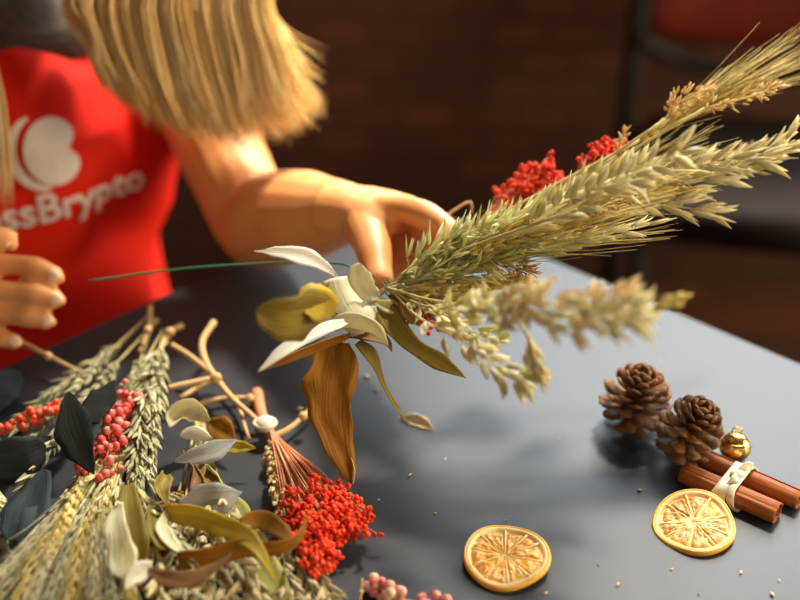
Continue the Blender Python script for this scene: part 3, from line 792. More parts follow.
# the pale branches hanging forward on the right, nearer to the viewer
oats([(390, 288, .78), (420, 300, .74)], [(440, 312, .69), (480, 306, .65), (530, 300, .61)], 'oat', n=28, sl=.014, sr=.0026, fan=.35, spread=.7, out=(.002, .008), label='pale oat stem bending towards the viewer')
oats([(390, 288, .78), (420, 305, .73)], [(490, 312, .63), (545, 312, .60), (600, 316, .585), (640, 312, .58)], 'oat', n=36, sl=.015, sr=.0024, spread=1.0, out=(.003, .014), fan=.35)
part_stem('grass_stem', 'beige_plume', ppl([(390, 288, .78), (430, 300, .72), (490, 308, .66)]), None, plume_mesh(ppl([(500, 306, .62), (545, 303, .60), (590, 306, .59), (628, 290, .585)]), rad=.015, n=80, gl=.010, gr=.0018), 'stalk', 'palebeige', label='blurred beige feathery grass stem pointing right')
oats([(390, 288, .78), (410, 310, .74)], [(425, 322, .70), (470, 345, .67), (505, 372, .66), (525, 382, .655)], 'oat', n=26, sl=.014, sr=.0026, spread=.6, out=(.002, .008), label='pale oat stem drooping lowest over the table')
oats([(390, 288, .78)], [(408, 300, .75), (440, 312, .72), (470, 330, .70), (500, 340, .69)], 'oatgreen', n=24, sl=.013, sr=.0022, spread=.7, out=(.002, .008))
part_stem('grass_stem', 'seed_spike', ppl([(500, 300, .64), (535, 345, .645)]), None, spike_mesh(ppl([(528, 338, .645), (532, 358, .645), (540, 372, .645)]), gl=.012), 'stalk', 'oat')
part_stem('grass_stem', 'seed_spike', ppl([(560, 308, .62), (620, 312, .6)]), None, spike_mesh(ppl([(622, 316, .6), (650, 309, .6), (672, 302, .6)]), gl=.010, per=3), 'stalk', 'wheat')
# brown seed heads
def plume(stem, head, mat='brownseed', **kw):
    part_stem('grass_stem', 'seed_plume', ppl(stem+[head[0]]), None, plume_mesh(ppl(head), **kw), 'stalk', mat)
plume([(392, 284, .785), (500, 225, .79)], [(560, 220, .76), (600, 200, .75), (650, 178, .75)], rad=.013, n=520)
plume([(392, 284, .785), (520, 215, .80)], [(668, 118, .79), (682, 100, .79), (712, 86, .79)], rad=.008, n=110, gl=.005, mat='beige')
plume([(392, 284, .785), (520, 215, .80)], [(705, 108, .78), (745, 98, .78), (785, 84, .78)], rad=.006, n=60, gl=.006, mat='beige')
plume([(392, 284, .785), (520, 215, .80)], [(616, 156, .80), (621, 143, .80), (625, 130, .80)], rad=.003, n=30, gl=.005, mat='beige')
plume([(388, 288, .78), (430, 290, .77)], [(480, 262, .76), (510, 266, .76), (532, 272, .76)], rad=.010, n=150, gl=.007, gr=.0006)
plume([(388, 290, .78)], [(400, 300, .775), (425, 306, .77), (455, 312, .77)], rad=.010, n=240, gl=.006, gr=.0007)
plume([(392, 284, .785), (520, 215, .84)], [(690, 165, .86), (720, 158, .88), (755, 145, .9)], rad=.007, n=90, mat='beige')
# red blooms behind the oats
def red(base, tip, length, width, **kw):
    a_, h_ = bloom_meshes(base, tip-base, length, width, **kw)
    s_ = a_.build('bloom_stems', 'redstem', bq); h_.build('red_blooms', 'red', s_); return s_
stalk_mesh(ppl([(392, 284, .785), (440, 255, .81), (480, 232, .83)]), .0014).build('bloom_stalk', 'redstem', bq)
red(P(465, 238, .83), P(560, 166, .85), .092, .020, nst=60, br=.0018)
red(P(555, 195, .81), P(615, 152, .82), .066, .013, nst=26, br=.0017)
red(P(400, 290, .785), P(428, 320, .78), .03, .008, nst=8, balls=4, br=.0014)
m = stalk_mesh(ppl([(400, 262, .84), (430, 230, .85), (452, 212, .85), (470, 202, .85), (472, 214, .85)]), .0013, r2=.0009); m.build('twig', 'twig', bq)
# leaves
leaf('leaf', ppl([(337, 277, .775), (318, 263, .77), (290, 254, .765), (254, 251, .765)]), .0145, [(0, .15), (.25, .6), (.55, 1), (.8, .6), (.93, .12), (1, .05)], 'leafwhite', bq, roll=(-32, -25), fold=.25, label='slender white leaf pointing left')
leaf('leaf', ppl([(337, 277, .77), (345, 300, .765), (356, 314, .76), (370, 326, .76)]), .029, [(0, .85), (.3, .95), (.6, 1), (.88, .95), (1, .55)], 'leafcream', bq, roll=(25, 15), fold=-.05, curl=-.8, label='broad curled cream leaf at the centre')
leaf('leaf', ppl([(332, 282, .772), (330, 296, .772), (338, 312, .77), (350, 322, .768)]), .018, STRAP, 'leafbrown', bq, roll=(50, 70), fold=.3)
leaf('leaf', ppl([(380, 298, .775), (366, 290, .77), (358, 275, .766), (359, 263, .765)]), .017, ROUND, 'leafcream', bq, roll=(-15, -20), fold=.2)
leaf('leaf', ppl([(328, 310, .72), (310, 312, .69), (285, 316, .66), (256, 310, .65)]), .034, ROUND, 'leafolive', bq, roll=(35, 25), fold=.15, label='rounded olive leaf, blurred, furthest left')
leaf('leaf', ppl([(335, 312, .73), (322, 305, .70), (308, 302, .685), (298, 302, .68)]), .024, ROUND, 'leafyellow', bq, roll=(-10, -20), fold=.15)
leaf('leaf', ppl([(345, 322, .75), (318, 332, .72), (285, 350, .69), (258, 372, .675)]), .0095, STRAP, 'leafwhite', bq, roll=(-30, -20), fold=.3, label='long pale green-white leaf slanting down left')
leaf('leaf', ppl([(350, 335, .76), (320, 345, .745), (292, 357, .73), (262, 370, .72)]), .007, STRAP, 'leafochre', bq, roll=(30, 30), fold=.4)
leaf('leaf', ppl([(334, 326, .76), (350, 322, .755), (372, 328, .75), (388, 345, .75)]), .017, STRAP, 'leafcream', bq, roll=(-25, -50), fold=.2, curl=-1.0)
leaf('leaf', ppl([(346, 336, .765), (366, 336, .76), (385, 342, .758), (392, 352, .757)]), .011, LANCE, 'leafbrown', bq, roll=(30, 60), fold=.3)
leaf('leaf', ppl([(336, 342, .76), (331, 375, .755), (328, 410, .752), (338, 445, .752), (352, 484, .755)]), .033, [(0, .55), (.08, .85), (.3, 1), (.48, .98), (.62, .72), (.8, .55), (.93, .35), (1, .06)], 'leafochre', bq, roll=(-8, 22), fold=.14, wav=.14, n=30, cross=9, label='large ochre leaf hanging straight down over the table')
leaf('leaf', ppl([(350, 455, .755), (354, 470, .754), (353, 484, .754)]), .005, STRAP, 'leafcream', bq, roll=(-60, -60), fold=.3)
leaf('leaf', ppl([(358, 342, .76), (372, 358, .758), (382, 382, .756), (394, 405, .756), (411, 428, .757)]), .011, [(0, .6), (.2, 1), (.42, .5), (.6, .35), (.8, .5), (1, .03)], 'leafolive', bq, roll=(20, 80), fold=.3, label='narrow twisted olive leaf hanging down')
leaf('leaf', ppl([(380, 300, .775), (393, 322, .765), (412, 345, .755), (438, 362, .75), (466, 378, .745)]), .019, [(0, .35), (.2, 1), (.4, .75), (.55, .55), (.75, .7), (.9, .35), (1, .02)], 'leafolive', bq, roll=(-10, 35), fold=.25, label='long olive leaf pointing down right')
leaf('leaf', ppl([(395, 290, .78), (440, 293, .775), (490, 286, .77), (520, 280, .765), (546, 287, .765)]), .013, LANCE, 'leafyellow', bq, roll=(30, 40), fold=.3)
leaf('leaf', ppl([(372, 300, .775), (385, 306, .77), (402, 310, .768), (420, 312, .768)]), .009, LANCE, 'oatgreen', bq, roll=(0, 30), fold=.3)
leaf('leaf', ppl([(376, 298, .775), (368, 305, .77), (374, 318, .768), (386, 325, .768)]), .012, LANCE, 'leafwhite', bq, roll=(20, 60), fold=.3)
leaf('leaf', ppl([(388, 295, .775), (400, 302, .765), (408, 318, .76), (430, 330, .755)]), .010, LANCE, 'leafbrown', bq, roll=(20, 60), fold=.3)
leaf('leaf', ppl([(600, 205, .70), (625, 185, .69), (640, 190, .69), (650, 205, .69)]), .008, LANCE, 'leafcream', bq, roll=(20, 60), fold=.3)
# stem ends behind the binding
for (x, y, t) in ((352, 318, .79), (344, 308, .79), (362, 330, .785), (350, 300, .80), (336, 330, .78)):
    stalk_mesh([P(x, y, t), P(372, 300, .787), B], .0013).build('stem_end', 'twig', bq)
m = MB(); cc = (P(600, 160, .79)-P(392, 284, .785)).normalized(); uu, vv = perp(cc)
q0 = P(384, 290, .785)
m.tube([q0+cc*(.0011*k/6)+(uu*math.cos(k*2*PI/12)+vv*math.sin(k*2*PI/12))*.0055 for k in range(40)], .0004, 5); m.build('wire_binding', 'wire', bq)
# green wire sticking out to the left
wr = MB(); wr.tube(spline(ppl([(380, 292, .785), (352, 268, .80), (330, 263, .81), (270, 263, .82), (180, 269, .82), (88, 281, .82)]), 40), .00085, 6)
wr.build('floral_wire', 'wire', bq)['label'] = 'thin green wire end reaching left'

# ------------------------------------------------------------ things on the table, right
def pine_cone(cx, cy, r, h, axis, label, seed):
    random.seed(seed)
    base = G(cx, cy); axis = axis.normalized(); u, w = perp(axis)
    Rm = Matrix((u, w, axis)).transposed()
    o0 = base
    t = thing('pine_cone', o0, label, 'pine cone', None)
    c0 = base+Vector((0, 0, .006))+axis*.002
    m = MB(); m.loft([(c0+axis*(h*k), u, r*q, w, r*q) for k, q in ((0, .22), (.15, .42), (.45, .42), (.75, .26), (.98, .06))], 12); m.build('core', 'conecore', t)
    n = 66
    for i in range(n):
        s = i/(n-1); a = i*2.39996
        prof = keyed([(0, .70), (.15, .98), (.38, 1), (.62, .84), (.82, .6), (1, .30)], s)
        hh = h*(.02+.93*s)
        od = u*math.cos(a)+w*math.sin(a); tg = axis.cross(od)
        el = math.radians(-20+78*s+rnd(-10, 10))
        dd = od*math.cos(el)+axis*math.sin(el); nn = axis*math.cos(el)-od*math.sin(el)
        L_ = r*prof*.86+.003; p0 = c0+axis*hh+od*(r*prof*.14)
        wd = .0066*(.5+.5*prof)*rnd(.9, 1.1)
        m = MB(); rings = []
        for q, ww, th in ((0, .3, .0010), (.45, .6, .0008), (.76, 1.0, .0010), (.90, .78, .0016), (1.0, .16, .0008)):
            cc = p0+dd*(L_*q)+nn*(L_*.18*q*q)
            rings.append([cc+tg*(wd*ww*math.cos(2*PI*j/8))+nn*(th*math.sin(2*PI*j/8)) for j in range(8)])
        m.ring_join(rings); m.build('scale', 'conescale', t)
pine_cone(631, 424, .0245, .039, Vector((.05, -.12, 1)), 'larger open brown pine cone, left of the other cone', 3)
pine_cone(679, 452, .0215, .042, Vector((.18, -.3, 1)), 'smaller brown pine cone touching the cinnamon sticks', 5)
random.seed(11)
# bell
gb = thing('brass_bell', G(735, 453), 'small shiny brass jingle bell behind the cinnamon sticks', 'bell')
gc = G(735, 447, .011)
m = MB(); m.ball(gc, .011, 24, 16); m.build('shell', 'gold', gb)
m = MB(); m.tube([gc+Vector((.0114*math.cos(a), -.0114*math.sin(a)*.75, .0114*math.sin(a)*.65)) for a in [2*PI*k/32 for k in range(33)]], .0006, 6); m.build('rim', 'gold', gb)
m = MB(); m.tube([gc+Vector((.0035*math.cos(a), .002, .0125+.0035*math.sin(a))) for a in [2*PI*k/16 for k in range(17)]], .0007, 6); m.build('loop', 'gold', gb)
m = MB(); m.box(gc+Vector((0, -.0085, .0062)), (.008, .0015, .001), Matrix.Rotation(-.8, 3, 'X')); m.build('slot', 'golddark', gb)
# cinnamon
def cinnamon(a, b, r, label, flip=1):
    mid = (a+b)/2; t = MB(); d = (b-a); ln = d.length; d.normalize(); u = Z.cross(d).normalized(); w = d.cross(u)
    rings = []; nn = 30
    for i in range(14):
        s = i/13; row = []
        prof = []
        for k in range(nn):            # double scroll
            f = k/(nn-1); a_ = flip*(.6+f*2*PI*1.38)
            rr = r*(1-.42*max(0, (f-.45)/.55)**1.2)
            x = math.sin(a_*1.0+PI/2)*rr*(1 if True else 1); y = math.cos(a_+PI/2)*rr
            prof.append((x, y, rr))
        for x, y, rr in prof:
            j = 1+.03*noise.noise(Vector((x*300, y*300, s*3)))
            row.append(Vector((x*j, y*j, (s-.5)*ln+.0008*noise.noise(Vector((x*900, y*900, 5.)))*(1 if i in (0, 13) else 0))))
        rings.append(row)
    t.ring_join(rings, closed=False, cap=False)
    me = bpy.data.meshes.new('cinnamon_stick'); me.from_pydata(t.v, [], t.f); me.polygons.foreach_set('use_smooth', [True]*len(me.polygons))
    o = bpy.data.objects.new('cinnamon_stick', me); C.objects.link(o); me.materials.append(M['cinnamon'])
    o.matrix_world = Matrix.Translation(mid) @ Matrix((w, u, d)).transposed().to_4x4()
    mod(o, 'SOLIDIFY', thickness=.0010, offset=-1)
    tag(o, label, 'cinnamon stick', None)
    return o, mid, d, u
sr = .0068
A1, B1 = G(683, 472, sr), G(778, 513, sr); A2, B2 = G(702, 457, sr), G(800, 500, sr)
e1 = (B1-A1).normalized()
o1, m1, dd1, uu1 = cinnamon(A1, B1, sr, 'cinnamon stick in front, nearer the dried orange slice')
o2, m2, dd2, uu2 = cinnamon(A2, B2, sr, 'cinnamon stick behind, nearer the brass bell', -1)
tie = thing('raffia_tie', G(731, 500), 'cream raffia strip knotted round the two cinnamon sticks', 'tie')
cm = (G(735, 485, sr)); side = Z.cross(dd1).normalized()
half = (m2-m1).dot(side)
c1 = cm - side*abs(half)*.5; c2 = cm + side*abs(half)*.5
for k, off in enumerate((-.0075, -.003, .0015, .006)):
    m = MB(); rings = []
    n = 40
    for i in range(n+1):
        f = i/n; a_ = 2*PI*f
        # stadium round both sticks
        ce = c1 if math.cos(a_) < 0 else c2
        R_ = sr+.0012+.0003*k
        p = ce+side*(R_*math.cos(a_))+Z*(R_*math.sin(a_))+dd1*(off+.003*math.sin(a_+k))
        if p.z < TZ+.0004: p.z = TZ+.0004
        wv = dd1*(.0026)
        nn_ = (side*math.cos(a_)+Z*math.sin(a_))*.0005
        rings.append([p-wv, p-wv+nn_, p+wv+nn_, p+wv])
    m.ring_join(rings); m.build('strand', 'raffia', tie)
m = MB(); kn = cm+Z*(sr+.003)
m.ball(kn, .0042, 10, 8, (1.3, .9, .7)); m.build('knot', 'raffia', tie)
for e in ([kn, kn+side*.006+Z*.004+dd1*.003, kn+side*.012+Z*.002+dd1*.006], [kn, kn-side*.008+Z*.002+dd1*.002, kn-side*.013-Z*.004-dd1*.001]):
    b_ = leaf_mesh(e, .006, [(0, .6), (.5, 1), (1, .8)], fold=.2, n=10); o = b_.build('loose_end', 'raffia', tie); mod(o, 'SOLIDIFY', thickness=.0006)

def orange_slice(cx, cy, r, label, egg, fl, rot, nseg=9, seed=1, tiltv=(0, 0)):
    random.seed(seed); c = G(cx, cy, .0035)
    t = thing('dried_orange_slice', G(cx, cy), label, 'orange slice')
    th = .0042
    def R_(a): return r*(1+egg*math.cos(a-.2)+.018*math.sin(3*a+seed)+.012*math.sin(5*a+2*seed))
    def wz(a, q): return (.0016*math.sin(2*a+seed)+.0012*math.sin(a+1))*q+tiltv[0]*math.cos(a)*q+tiltv[1]*math.sin(a)*q
    def pt(a, q, z): return c+Vector((R_(a)*q*math.cos(a), R_(a)*q*math.sin(a), z+wz(a, q)))
    N_ = 72
    m = MB(); rings = []
    for k in range(N_+1):
        a = 2*PI*k/N_
        rings.append([pt(a, .925, -.0012), pt(a, .965, -.0018), pt(a, .995, -.0006), pt(a, 1.0, .0010), pt(a, .985, .0026), pt(a, .95, .0030), pt(a, .925, .0022)])
    m.ring_join(rings, closed=True, cap=False); m.build('rind', 'rind', t)
    m = MB(); rings = []
    for k in range(N_+1):
        a = 2*PI*k/N_
        rings.append([pt(a, .82, .0004), pt(a, .87, .0024), pt(a, .93, .0026), pt(a, .93, -.0012), pt(a, .82, -.0014)])
    m.ring_join(rings, closed=True, cap=False); m.build('pith', 'pith', t)
    m = MB(); m.ring_join([[pt(2*PI*k/N_, .86, -.0014) for k in range(N_)], [pt(2*PI*k/N_, .86, .0006) for k in range(N_)]]); m.build('membrane', 'pith', t, smooth=False)
    offc = rnd(-.04, .04)
    angs = sorted([rot+2*PI*(k+rnd(-.14, .14))/nseg for k in range(nseg)])
    for k in range(nseg):
        a0 = angs[k]; a1 = angs[(k+1) % nseg]+(2*PI if k == nseg-1 else 0)
        m = MB(); g = 10; rr = []
        for i in range(g):
            q = .10+.72*i/(g-1); pad = min(.3*(a1-a0), .035/q); row = []
            for j in range(g):
                a = a0+pad+(a1-a0-2*pad)*j/(g-1)
                e = min(i, g-1-i, j, g-1-j)
                z = -.0002 if e == 0 else (.0012 + .0022*abs(noise.noise(Vector((math.cos(a)*q*9, math.sin(a)*q*9, seed+.5))))+.0016*noise.noise(Vector((math.cos(a)*q*22, math.sin(a)*q*22, seed+3))))
                row.append(pt(a, q, z))
            rr.append(row)
        m.ring_join(rr, closed=False, cap=False); m.build('segment', fl if (fl != 'fleshbrown' or random.random() < .65) else 'flesh', t)
    # radial membrane ridges
    m = MB()
    for a in angs: m.tube([pt(a, .03+.8*i/7, .0014+.0005*math.sin(i*2+a)) for i in range(8)], lambda s: .0004+.0004*s, 5)
    m.ball(pt(0, .0, .0008), .0016, 8, 5, (1.2, 1.2, .6)); m.build('ribs', 'pith', t)
orange_slice(505, 557, .0278, 'dried orange slice lying alone, bright orange flesh', .03, 'flesh', .3, 10, 2)
orange_slice(694, 524, .0268, 'dried orange slice with browned flesh in front of the cinnamon', .0, 'fleshbrown', .15, 9, 5, (.002, .003))
random.seed(21)

# ------------------------------------------------------------ heap on the left
def gp(l): return [G(x, y, z*.6) for x, y, z in l]
def stem_thing(name, stalk, headb, headname, hmat, label, cat, group=None, smat='stalk', r=.0011, extra=None):
    t = thing(name, G(stalk[0][0], stalk[0][1], 0), label, cat, group)
    stalk_mesh(gp(stalk), r).build('stalk', smat, t)
    headb.build(headname, hmat, t)
    if extra: extra(t)
    return t
# grey-green grass spikes fanning from the upper stems
GR1 = 'grey-green grass stems in the pile'
fan1 = [([(150, 314, .03), (110, 352, .03)], [(95, 370, .03), (45, 425, .03), (0, 470, .025), (-40, 520, .02)]),
        ([(158, 320, .025), (118, 362, .03)], [(100, 385, .035), (50, 450, .035), (10, 520, .03), (-20, 590, .02)]),
        ([(142, 322, .02), (120, 345, .02)], [(80, 372, .02), (20, 420, .02), (-30, 455, .02)]),
        ([(163, 330, .03), (140, 370, .035)], [(128, 400, .04), (90, 470, .04), (45, 545, .035), (10, 620, .03)]),
        ([(168, 335, .03), (150, 370, .04)], [(138, 410, .045), (110, 480, .045), (78, 550, .04), (50, 630, .03)]),
        ([(155, 318, .02), (140, 362, .025)], [(125, 400, .03), (100, 450, .03), (60, 530, .03), (28, 600, .025)])]
for st, hd in fan1:
    stem_thing('grass_stem', st, spike_mesh(gp(st[-1:]+hd), gl=.017, gr=.0016, spread=.42, per=4, step=.0032, rkeys=[(0, .7), (.3, 1), (.8, 1), (1, .4)]), 'seed_spike', 'greygreen', 'grey-green dried grass spike fanned down-left in the flower pile', 'dried grass', GR1)
GR2 = 'broad pale green grass spikes'
fan2 = [([(170, 338, .04)], [(160, 350, .045), (156, 385, .05), (152, 430, .05), (148, 480, .045)]),
        ([(165, 335, .045)], [(158, 352, .05), (146, 395, .055), (138, 440, .055), (134, 500, .05)])]
for st, hd in fan2:
    stem_thing('grass_stem', st+[hd[0]], spike_mesh(gp(hd), gl=.021, gr=.0024, spread=.42, per=5, step=.0036, rad=.004, rkeys=[(0, .8), (.4, 1), (1, .6)]), 'seed_spike', 'greygreen', 'broad pale green grass spike pointing up to the middle of the pile', 'dried grass', GR2)
GR3 = 'oat stems spread at the bottom left'
for k in range(7):
    x0 = 118+k*5; x1 = 12+k*30+rnd(-8, 8)
    hd = [(x0-22+k*3, 470+rnd(-10, 15), .05), ((x0+x1)/2, 530+rnd(-10, 10), .045), (x1, 610+rnd(-8, 12), .03)]
    stem_thing('oat_stem', [(150+rnd(-6, 6), 372, .03), (138+k, 420, .045), hd[0]], oat_mesh(gp(hd), n=24, sl=.019, sr=.0020, out=(.001, .007), spread=.5), 'oat_panicle', 'oat' if k % 2 else 'greygreen', 'dried oat stem fanned out over the bottom left of the pile', 'dried oat', GR3)
GR4 = 'wheat stems at the lower left'
for k, hd in enumerate(([(92, 470, .055), (70, 515, .05), (40, 575, .04)], [(112, 480, .055), (98, 530, .05), (78, 590, .04)], [(70, 490, .045), (45, 530, .04), (10, 585, .03)])):
    stem_thing('wheat_stem', [(140, 390, .04), (118, 430, .05), hd[0]], ear_mesh(gp(hd), awn=.05), 'wheat_ear', 'wheat' if k else 'wheatgreen', 'bearded wheat stem at the lower left of the pile', 'dried wheat', GR4)
for k in range(9):
    x1 = -30+k*20+rnd(-6, 6); xm = 70+k*5
    hd = [(xm, 500+rnd(-16, 10), .055), ((xm+x1)/2-2, 548+rnd(-8, 8), .055), (x1, 606+rnd(-8, 14), .045)]
    stem_thing('bearded_grass_stem', [(138+rnd(-6, 6), 385, .04), (112+k*2, 445, .05), hd[0]], ear_mesh(gp(hd), awn=.05, gl=.010, gr=.0011, step=.0045, spread=.2, splay=.12), 'seed_head', ('cream', 'greygreen', 'wheat')[k % 3], 'thin long-bearded dried grass stem fanned out at the bottom left', 'dried grass', 'bearded grasses at the bottom left')
stem_thing('wheat_stem', [(110, 410, .05), (96, 440, .055), (88, 460, .055)], ear_mesh(gp([(82, 478, .06), (66, 520, .06), (50, 555, .055)]), awn=.012, gl=.009, gr=.0026), 'wheat_ear', 'wheat', 'short-bearded golden wheat ear beside the dark leaves', 'dried wheat')
# cluster far left bottom
stem_thing('grass_stem', [(-30, 470, .02), (-10, 490, .02)], spike_mesh(gp([(-8, 490, .03), (2, 520, .03), (4, 560, .02)]), gl=.012), 'seed_spike', 'oatgreen', 'pale grass tip at the left edge of the frame', 'dried grass')
# middle bundle
GR5 = 'cream oats in the middle of the pile'
for k in range(8):
    x1 = 150+k*15
    hd = [(186+k*5+rnd(-5, 5), 505+rnd(-15, 20), .03), (176+k*9, 555, .03), (x1+rnd(-6, 6)+8, 612, .02)]
    stem_thing('oat_stem', [(200+rnd(-5, 5), 420, .015), (192+k*3, 465, .025), hd[0]], oat_mesh(gp(hd), n=24, sl=.018, sr=.0026, out=(.001, .007), spread=.45), 'oat_panicle', 'cream', 'cream dried oat stem pointing down under the olive leaves', 'dried oat', GR5)
stem_thing('plume_stem', [(195, 430, .01), (185, 470, .02), (178, 495, .02)], plume_mesh(gp([(178, 495, .025), (172, 540, .03), (172, 600, .02)]), rad=.013, n=520, gl=.005, gr=.0015), 'seed_plume', 'brownseed', 'brown crumbly seed plume under the olive leaves', 'dried plume')
# beige plume and bristle grass by the red bunch
stem_thing('plume_stem', [(264, 425, .01), (270, 445, .012)], spike_mesh(gp([(270, 445, .016), (276, 480, .02), (284, 520, .02), (292, 545, .018)]), gl=.008, gr=.0022, spread=.6, per=6, step=.0028, rad=.004), 'seed_plume', 'beige', 'dense beige seed spike beside the red bunch', 'dried plume')
for k, hd in enumerate(([(290, 530, .02), (300, 560, .022), (318, 605, .015)], [(300, 525, .02), (312, 560, .02), (332, 600, .015)], [(282, 540, .025), (286, 575, .025), (300, 615, .02)])):
    stem_thing('oat_stem', [(268, 440, .008), (278, 490, .012), hd[0]], oat_mesh(gp(hd), n=22, sl=.016, sr=.0018, out=(.001, .005), spread=.6), 'oat_panicle', 'cream', 'bristly cream oat stem below the red bunch', 'dried oat', 'bristly oats below the red bunch')
# red bunch on the table
rb = thing('red_flower_bunch', G(262, 400), 'bunch of small red dried blooms with pinkish stalk lying on the table', 'dried flowers')
stalk_mesh(gp([(257, 392, .008), (261, 412, .012), (268, 428, .014), (280, 446, .014)]), .0045, r2=.003).build('stalk', 'redstem', rb)
m = MB(); m.ball(G(265, 424, .014), .0075, 14, 10, (1, 1, .8)); m.tube([G(265, 424, .014)+Vector((.0078*math.cos(a), .0078*math.sin(a)*.8, .001)) for a in [2*PI*k/20 for k in range(21)]], .0016, 6); m.build('knot', 'raffia', rb)
for bx_, tx_, ln_, wd_, ns_ in (((272, 432), (330, 544), .150, .022, 80), ((274, 436), (366, 530), .145, .010, 26), ((274, 438), (323, 570), .150, .011, 30)):
    b0 = G(*bx_, .014); e0 = G(*tx_, .018)
    a_, h_ = bloom_meshes(b0, e0-b0, (e0-b0).length*1.04, wd_, nst=ns_, balls=10, br=.0017, clump=.0045, flat=.35, start=.72)
    for mb in (a_, h_): mb.v = [(x, y, max(z, TZ+.002)) for x, y, z in mb.v]
    s_ = a_.build('bloom_stems', 'redstem', rb); h_.build('blooms', 'red', s_)
stem_thing('grass_stem', [(276, 440, .02), (290, 455, .02)], spike_mesh(gp([(290, 455, .022), (308, 470, .022), (325, 485, .02)]), gl=.006, gr=.0016, per=3), 'seed_spike', 'beige', 'small beige sprig lying on the red bunch', 'dried grass')
# twigs
def twig(paths, label, rr=.0024):
    t = thing('twig', G(paths[0][0][0], paths[0][0][1], 0), label, 'twig'); 
    for i, p in enumerate(paths): stalk_mesh(gp(p), rr*(1 if i == 0 else .8), n=22, r2=rr*.75).build('main_stem' if i == 0 else 'side_shoot', 'twig', t)
    m = MB(); q = paths[0][len(paths[0])//2]; m.ball(G(*q), rr*1.6, 10, 8); m.build('node', 'twig', t)
twig([[(214, 322, .05), (202, 342, .045), (206, 362, .04), (216, 378, .036), (232, 398, .03), (250, 414, .02), (262, 425, .012)], [(172, 345, .04), (190, 356, .04), (210, 372, .037)], [(168, 388, .035), (190, 383, .036), (214, 378, .036)]], 'curved forked tan twig standing up between pile and leaves', .0028)
twig([[(192, 406, .01), (220, 399, .01), (250, 398, .01), (262, 402, .01)]], 'short straight tan twig lying behind the red bunch', .002)
twig([[(274, 436, .012), (290, 428, .014), (303, 416, .016), (312, 406, .016)]], 'tan twig stub pointing up right from the red bunch', .0022)
twig([[(-8, 338, .03), (20, 342, .03), (48, 356, .028), (84, 374, .02)]], 'tan twig reaching to the left edge below the fingers', .0022)
twig([[(180, 398, .014), (212, 382, .014), (236, 402, .014), (246, 430, .012), (250, 440, .01)]], 'bent tan twig under the forked twig', .0018)
twig([[(150, 306, .03), (148, 330, .03), (140, 352, .03)]], 'upright pale stem end at the top of the pile', .0022)
twig([[(182, 325, .03), (170, 332, .03), (160, 348, .03)]], 'short brown stem end beside the pale green spike', .0024)
twig([[(362, 578, .03), (361, 592, .02), (358, 612, .005)]], 'thin dry stem at the bottom edge beside the pale berries', .0009)
# berries
def berries(paths, rad, n, br, mat, label, cat='berries'):
    t = thing('berry_sprig', G(paths[0][0], paths[0][1], 0), label, cat)
    s_, b_ = berry_mesh(gp(paths), rad, n, br); s_.build('stem', 'twig', t); b_.build('berries', mat, t)
def berries2(pl, *a): 
    t = thing('berry_sprig', G(pl[0][0], pl[0][1], 0), a[4], 'berries')
    s_, b_ = berry_mesh(gp(pl), a[0], a[1], a[2]); s_.build('stem', 'twig', t); b_.build('berries', a[3], t)
berries2([(70, 402, .05), (45, 412, .05), (25, 420, .05), (-10, 432, .045)], .006, 38, .0030, 'orangeberry', 'orange-red berry sprig at the left above the teal leaves')
berries2([(128, 398, .06), (120, 420, .062), (112, 440, .062), (104, 468, .06)], .012, 90, .0030, 'berry', 'pink-red berry sprig right of the black leaf')
berries2([(104, 440, .05), (92, 465, .05), (84, 480, .05)], .009, 36, .0028, 'berry', 'dark red berries below the black leaf')
berries2([(374, 584, .008), (388, 592, .008), (402, 600, .008), (440, 604, .008)], .007, 34, .0032, 'palepepper', 'pale pink berry sprig at the bottom edge')
# leaves in the heap
def gleaf(pts, w, keys, mat, label, cat='leaf', name='dried_leaf', **kw):
    b_ = leaf_mesh(gp(pts), w, keys, **kw)
    b_.v = [(x, y, max(z, TZ+.0008)) for x, y, z in b_.v]
    o = b_.build(name, mat, origin=G(pts[0][0], pts[0][1], 0)); mod(o, 'SOLIDIFY', thickness=.0005, offset=0); tag(o, label, cat); return o
gleaf([(68, 392, .085), (72, 420, .085), (82, 448, .08), (94, 474, .075)], .028, LANCE, 'leafdark', 'black pointed leaf covering the pink berries', roll=(10, 0), fold=.12)
gleaf([(90, 424, .085), (96, 408, .087), (106, 394, .09), (114, 380, .092)], .020, [(0, .6), (.3, 1), (.6, .9), (.9, .3), (1, .03)], 'leafdark', 'small black leaf pointing up beside the bigger black one', roll=(0, 10), fold=.1)
gleaf([(46, 446, .055), (25, 455, .055), (0, 462, .05), (-40, 470, .045)], .032, ROUND, 'leafteal', 'dark teal leaf at the left edge, topmost of its kind', roll=(10, 20), fold=.12)
gleaf([(42, 470, .06), (34, 495, .06), (22, 520, .055), (10, 542, .05)], .030, ROUND, 'leafteal', 'dark grey-teal leaf hanging at the lower left', roll=(-15, -10), fold=.12)
gleaf([(62, 498, .05), (50, 520, .05), (38, 545, .045), (28, 570, .04)], .034, LANCE, 'leafteal', 'dark bluish leaf beside the golden wheat ear', roll=(20, 10), fold=.12)
gleaf([(20, 372, .01), (0, 392, .012), (-20, 420, .012)], .026, ROUND, 'leafteal', 'dark leaf under the red berries at the left edge', roll=(20, 10), fold=.12)
gleaf([(170, 428, .045), (180, 414, .05), (198, 410, .05), (210, 420, .045)], .021, ROUND, 'leafcream', 'cream curled leaf above the grey leaf', roll=(20, -20), fold=.1, curl=1.2)
gleaf([(180, 436, .05), (192, 430, .053), (204, 432, .052), (212, 438, .05)], .016, ROUND, 'leafwhite', 'white curled petal-like leaf tip above the grey leaf', roll=(-20, -40), fold=.1, curl=1.2)
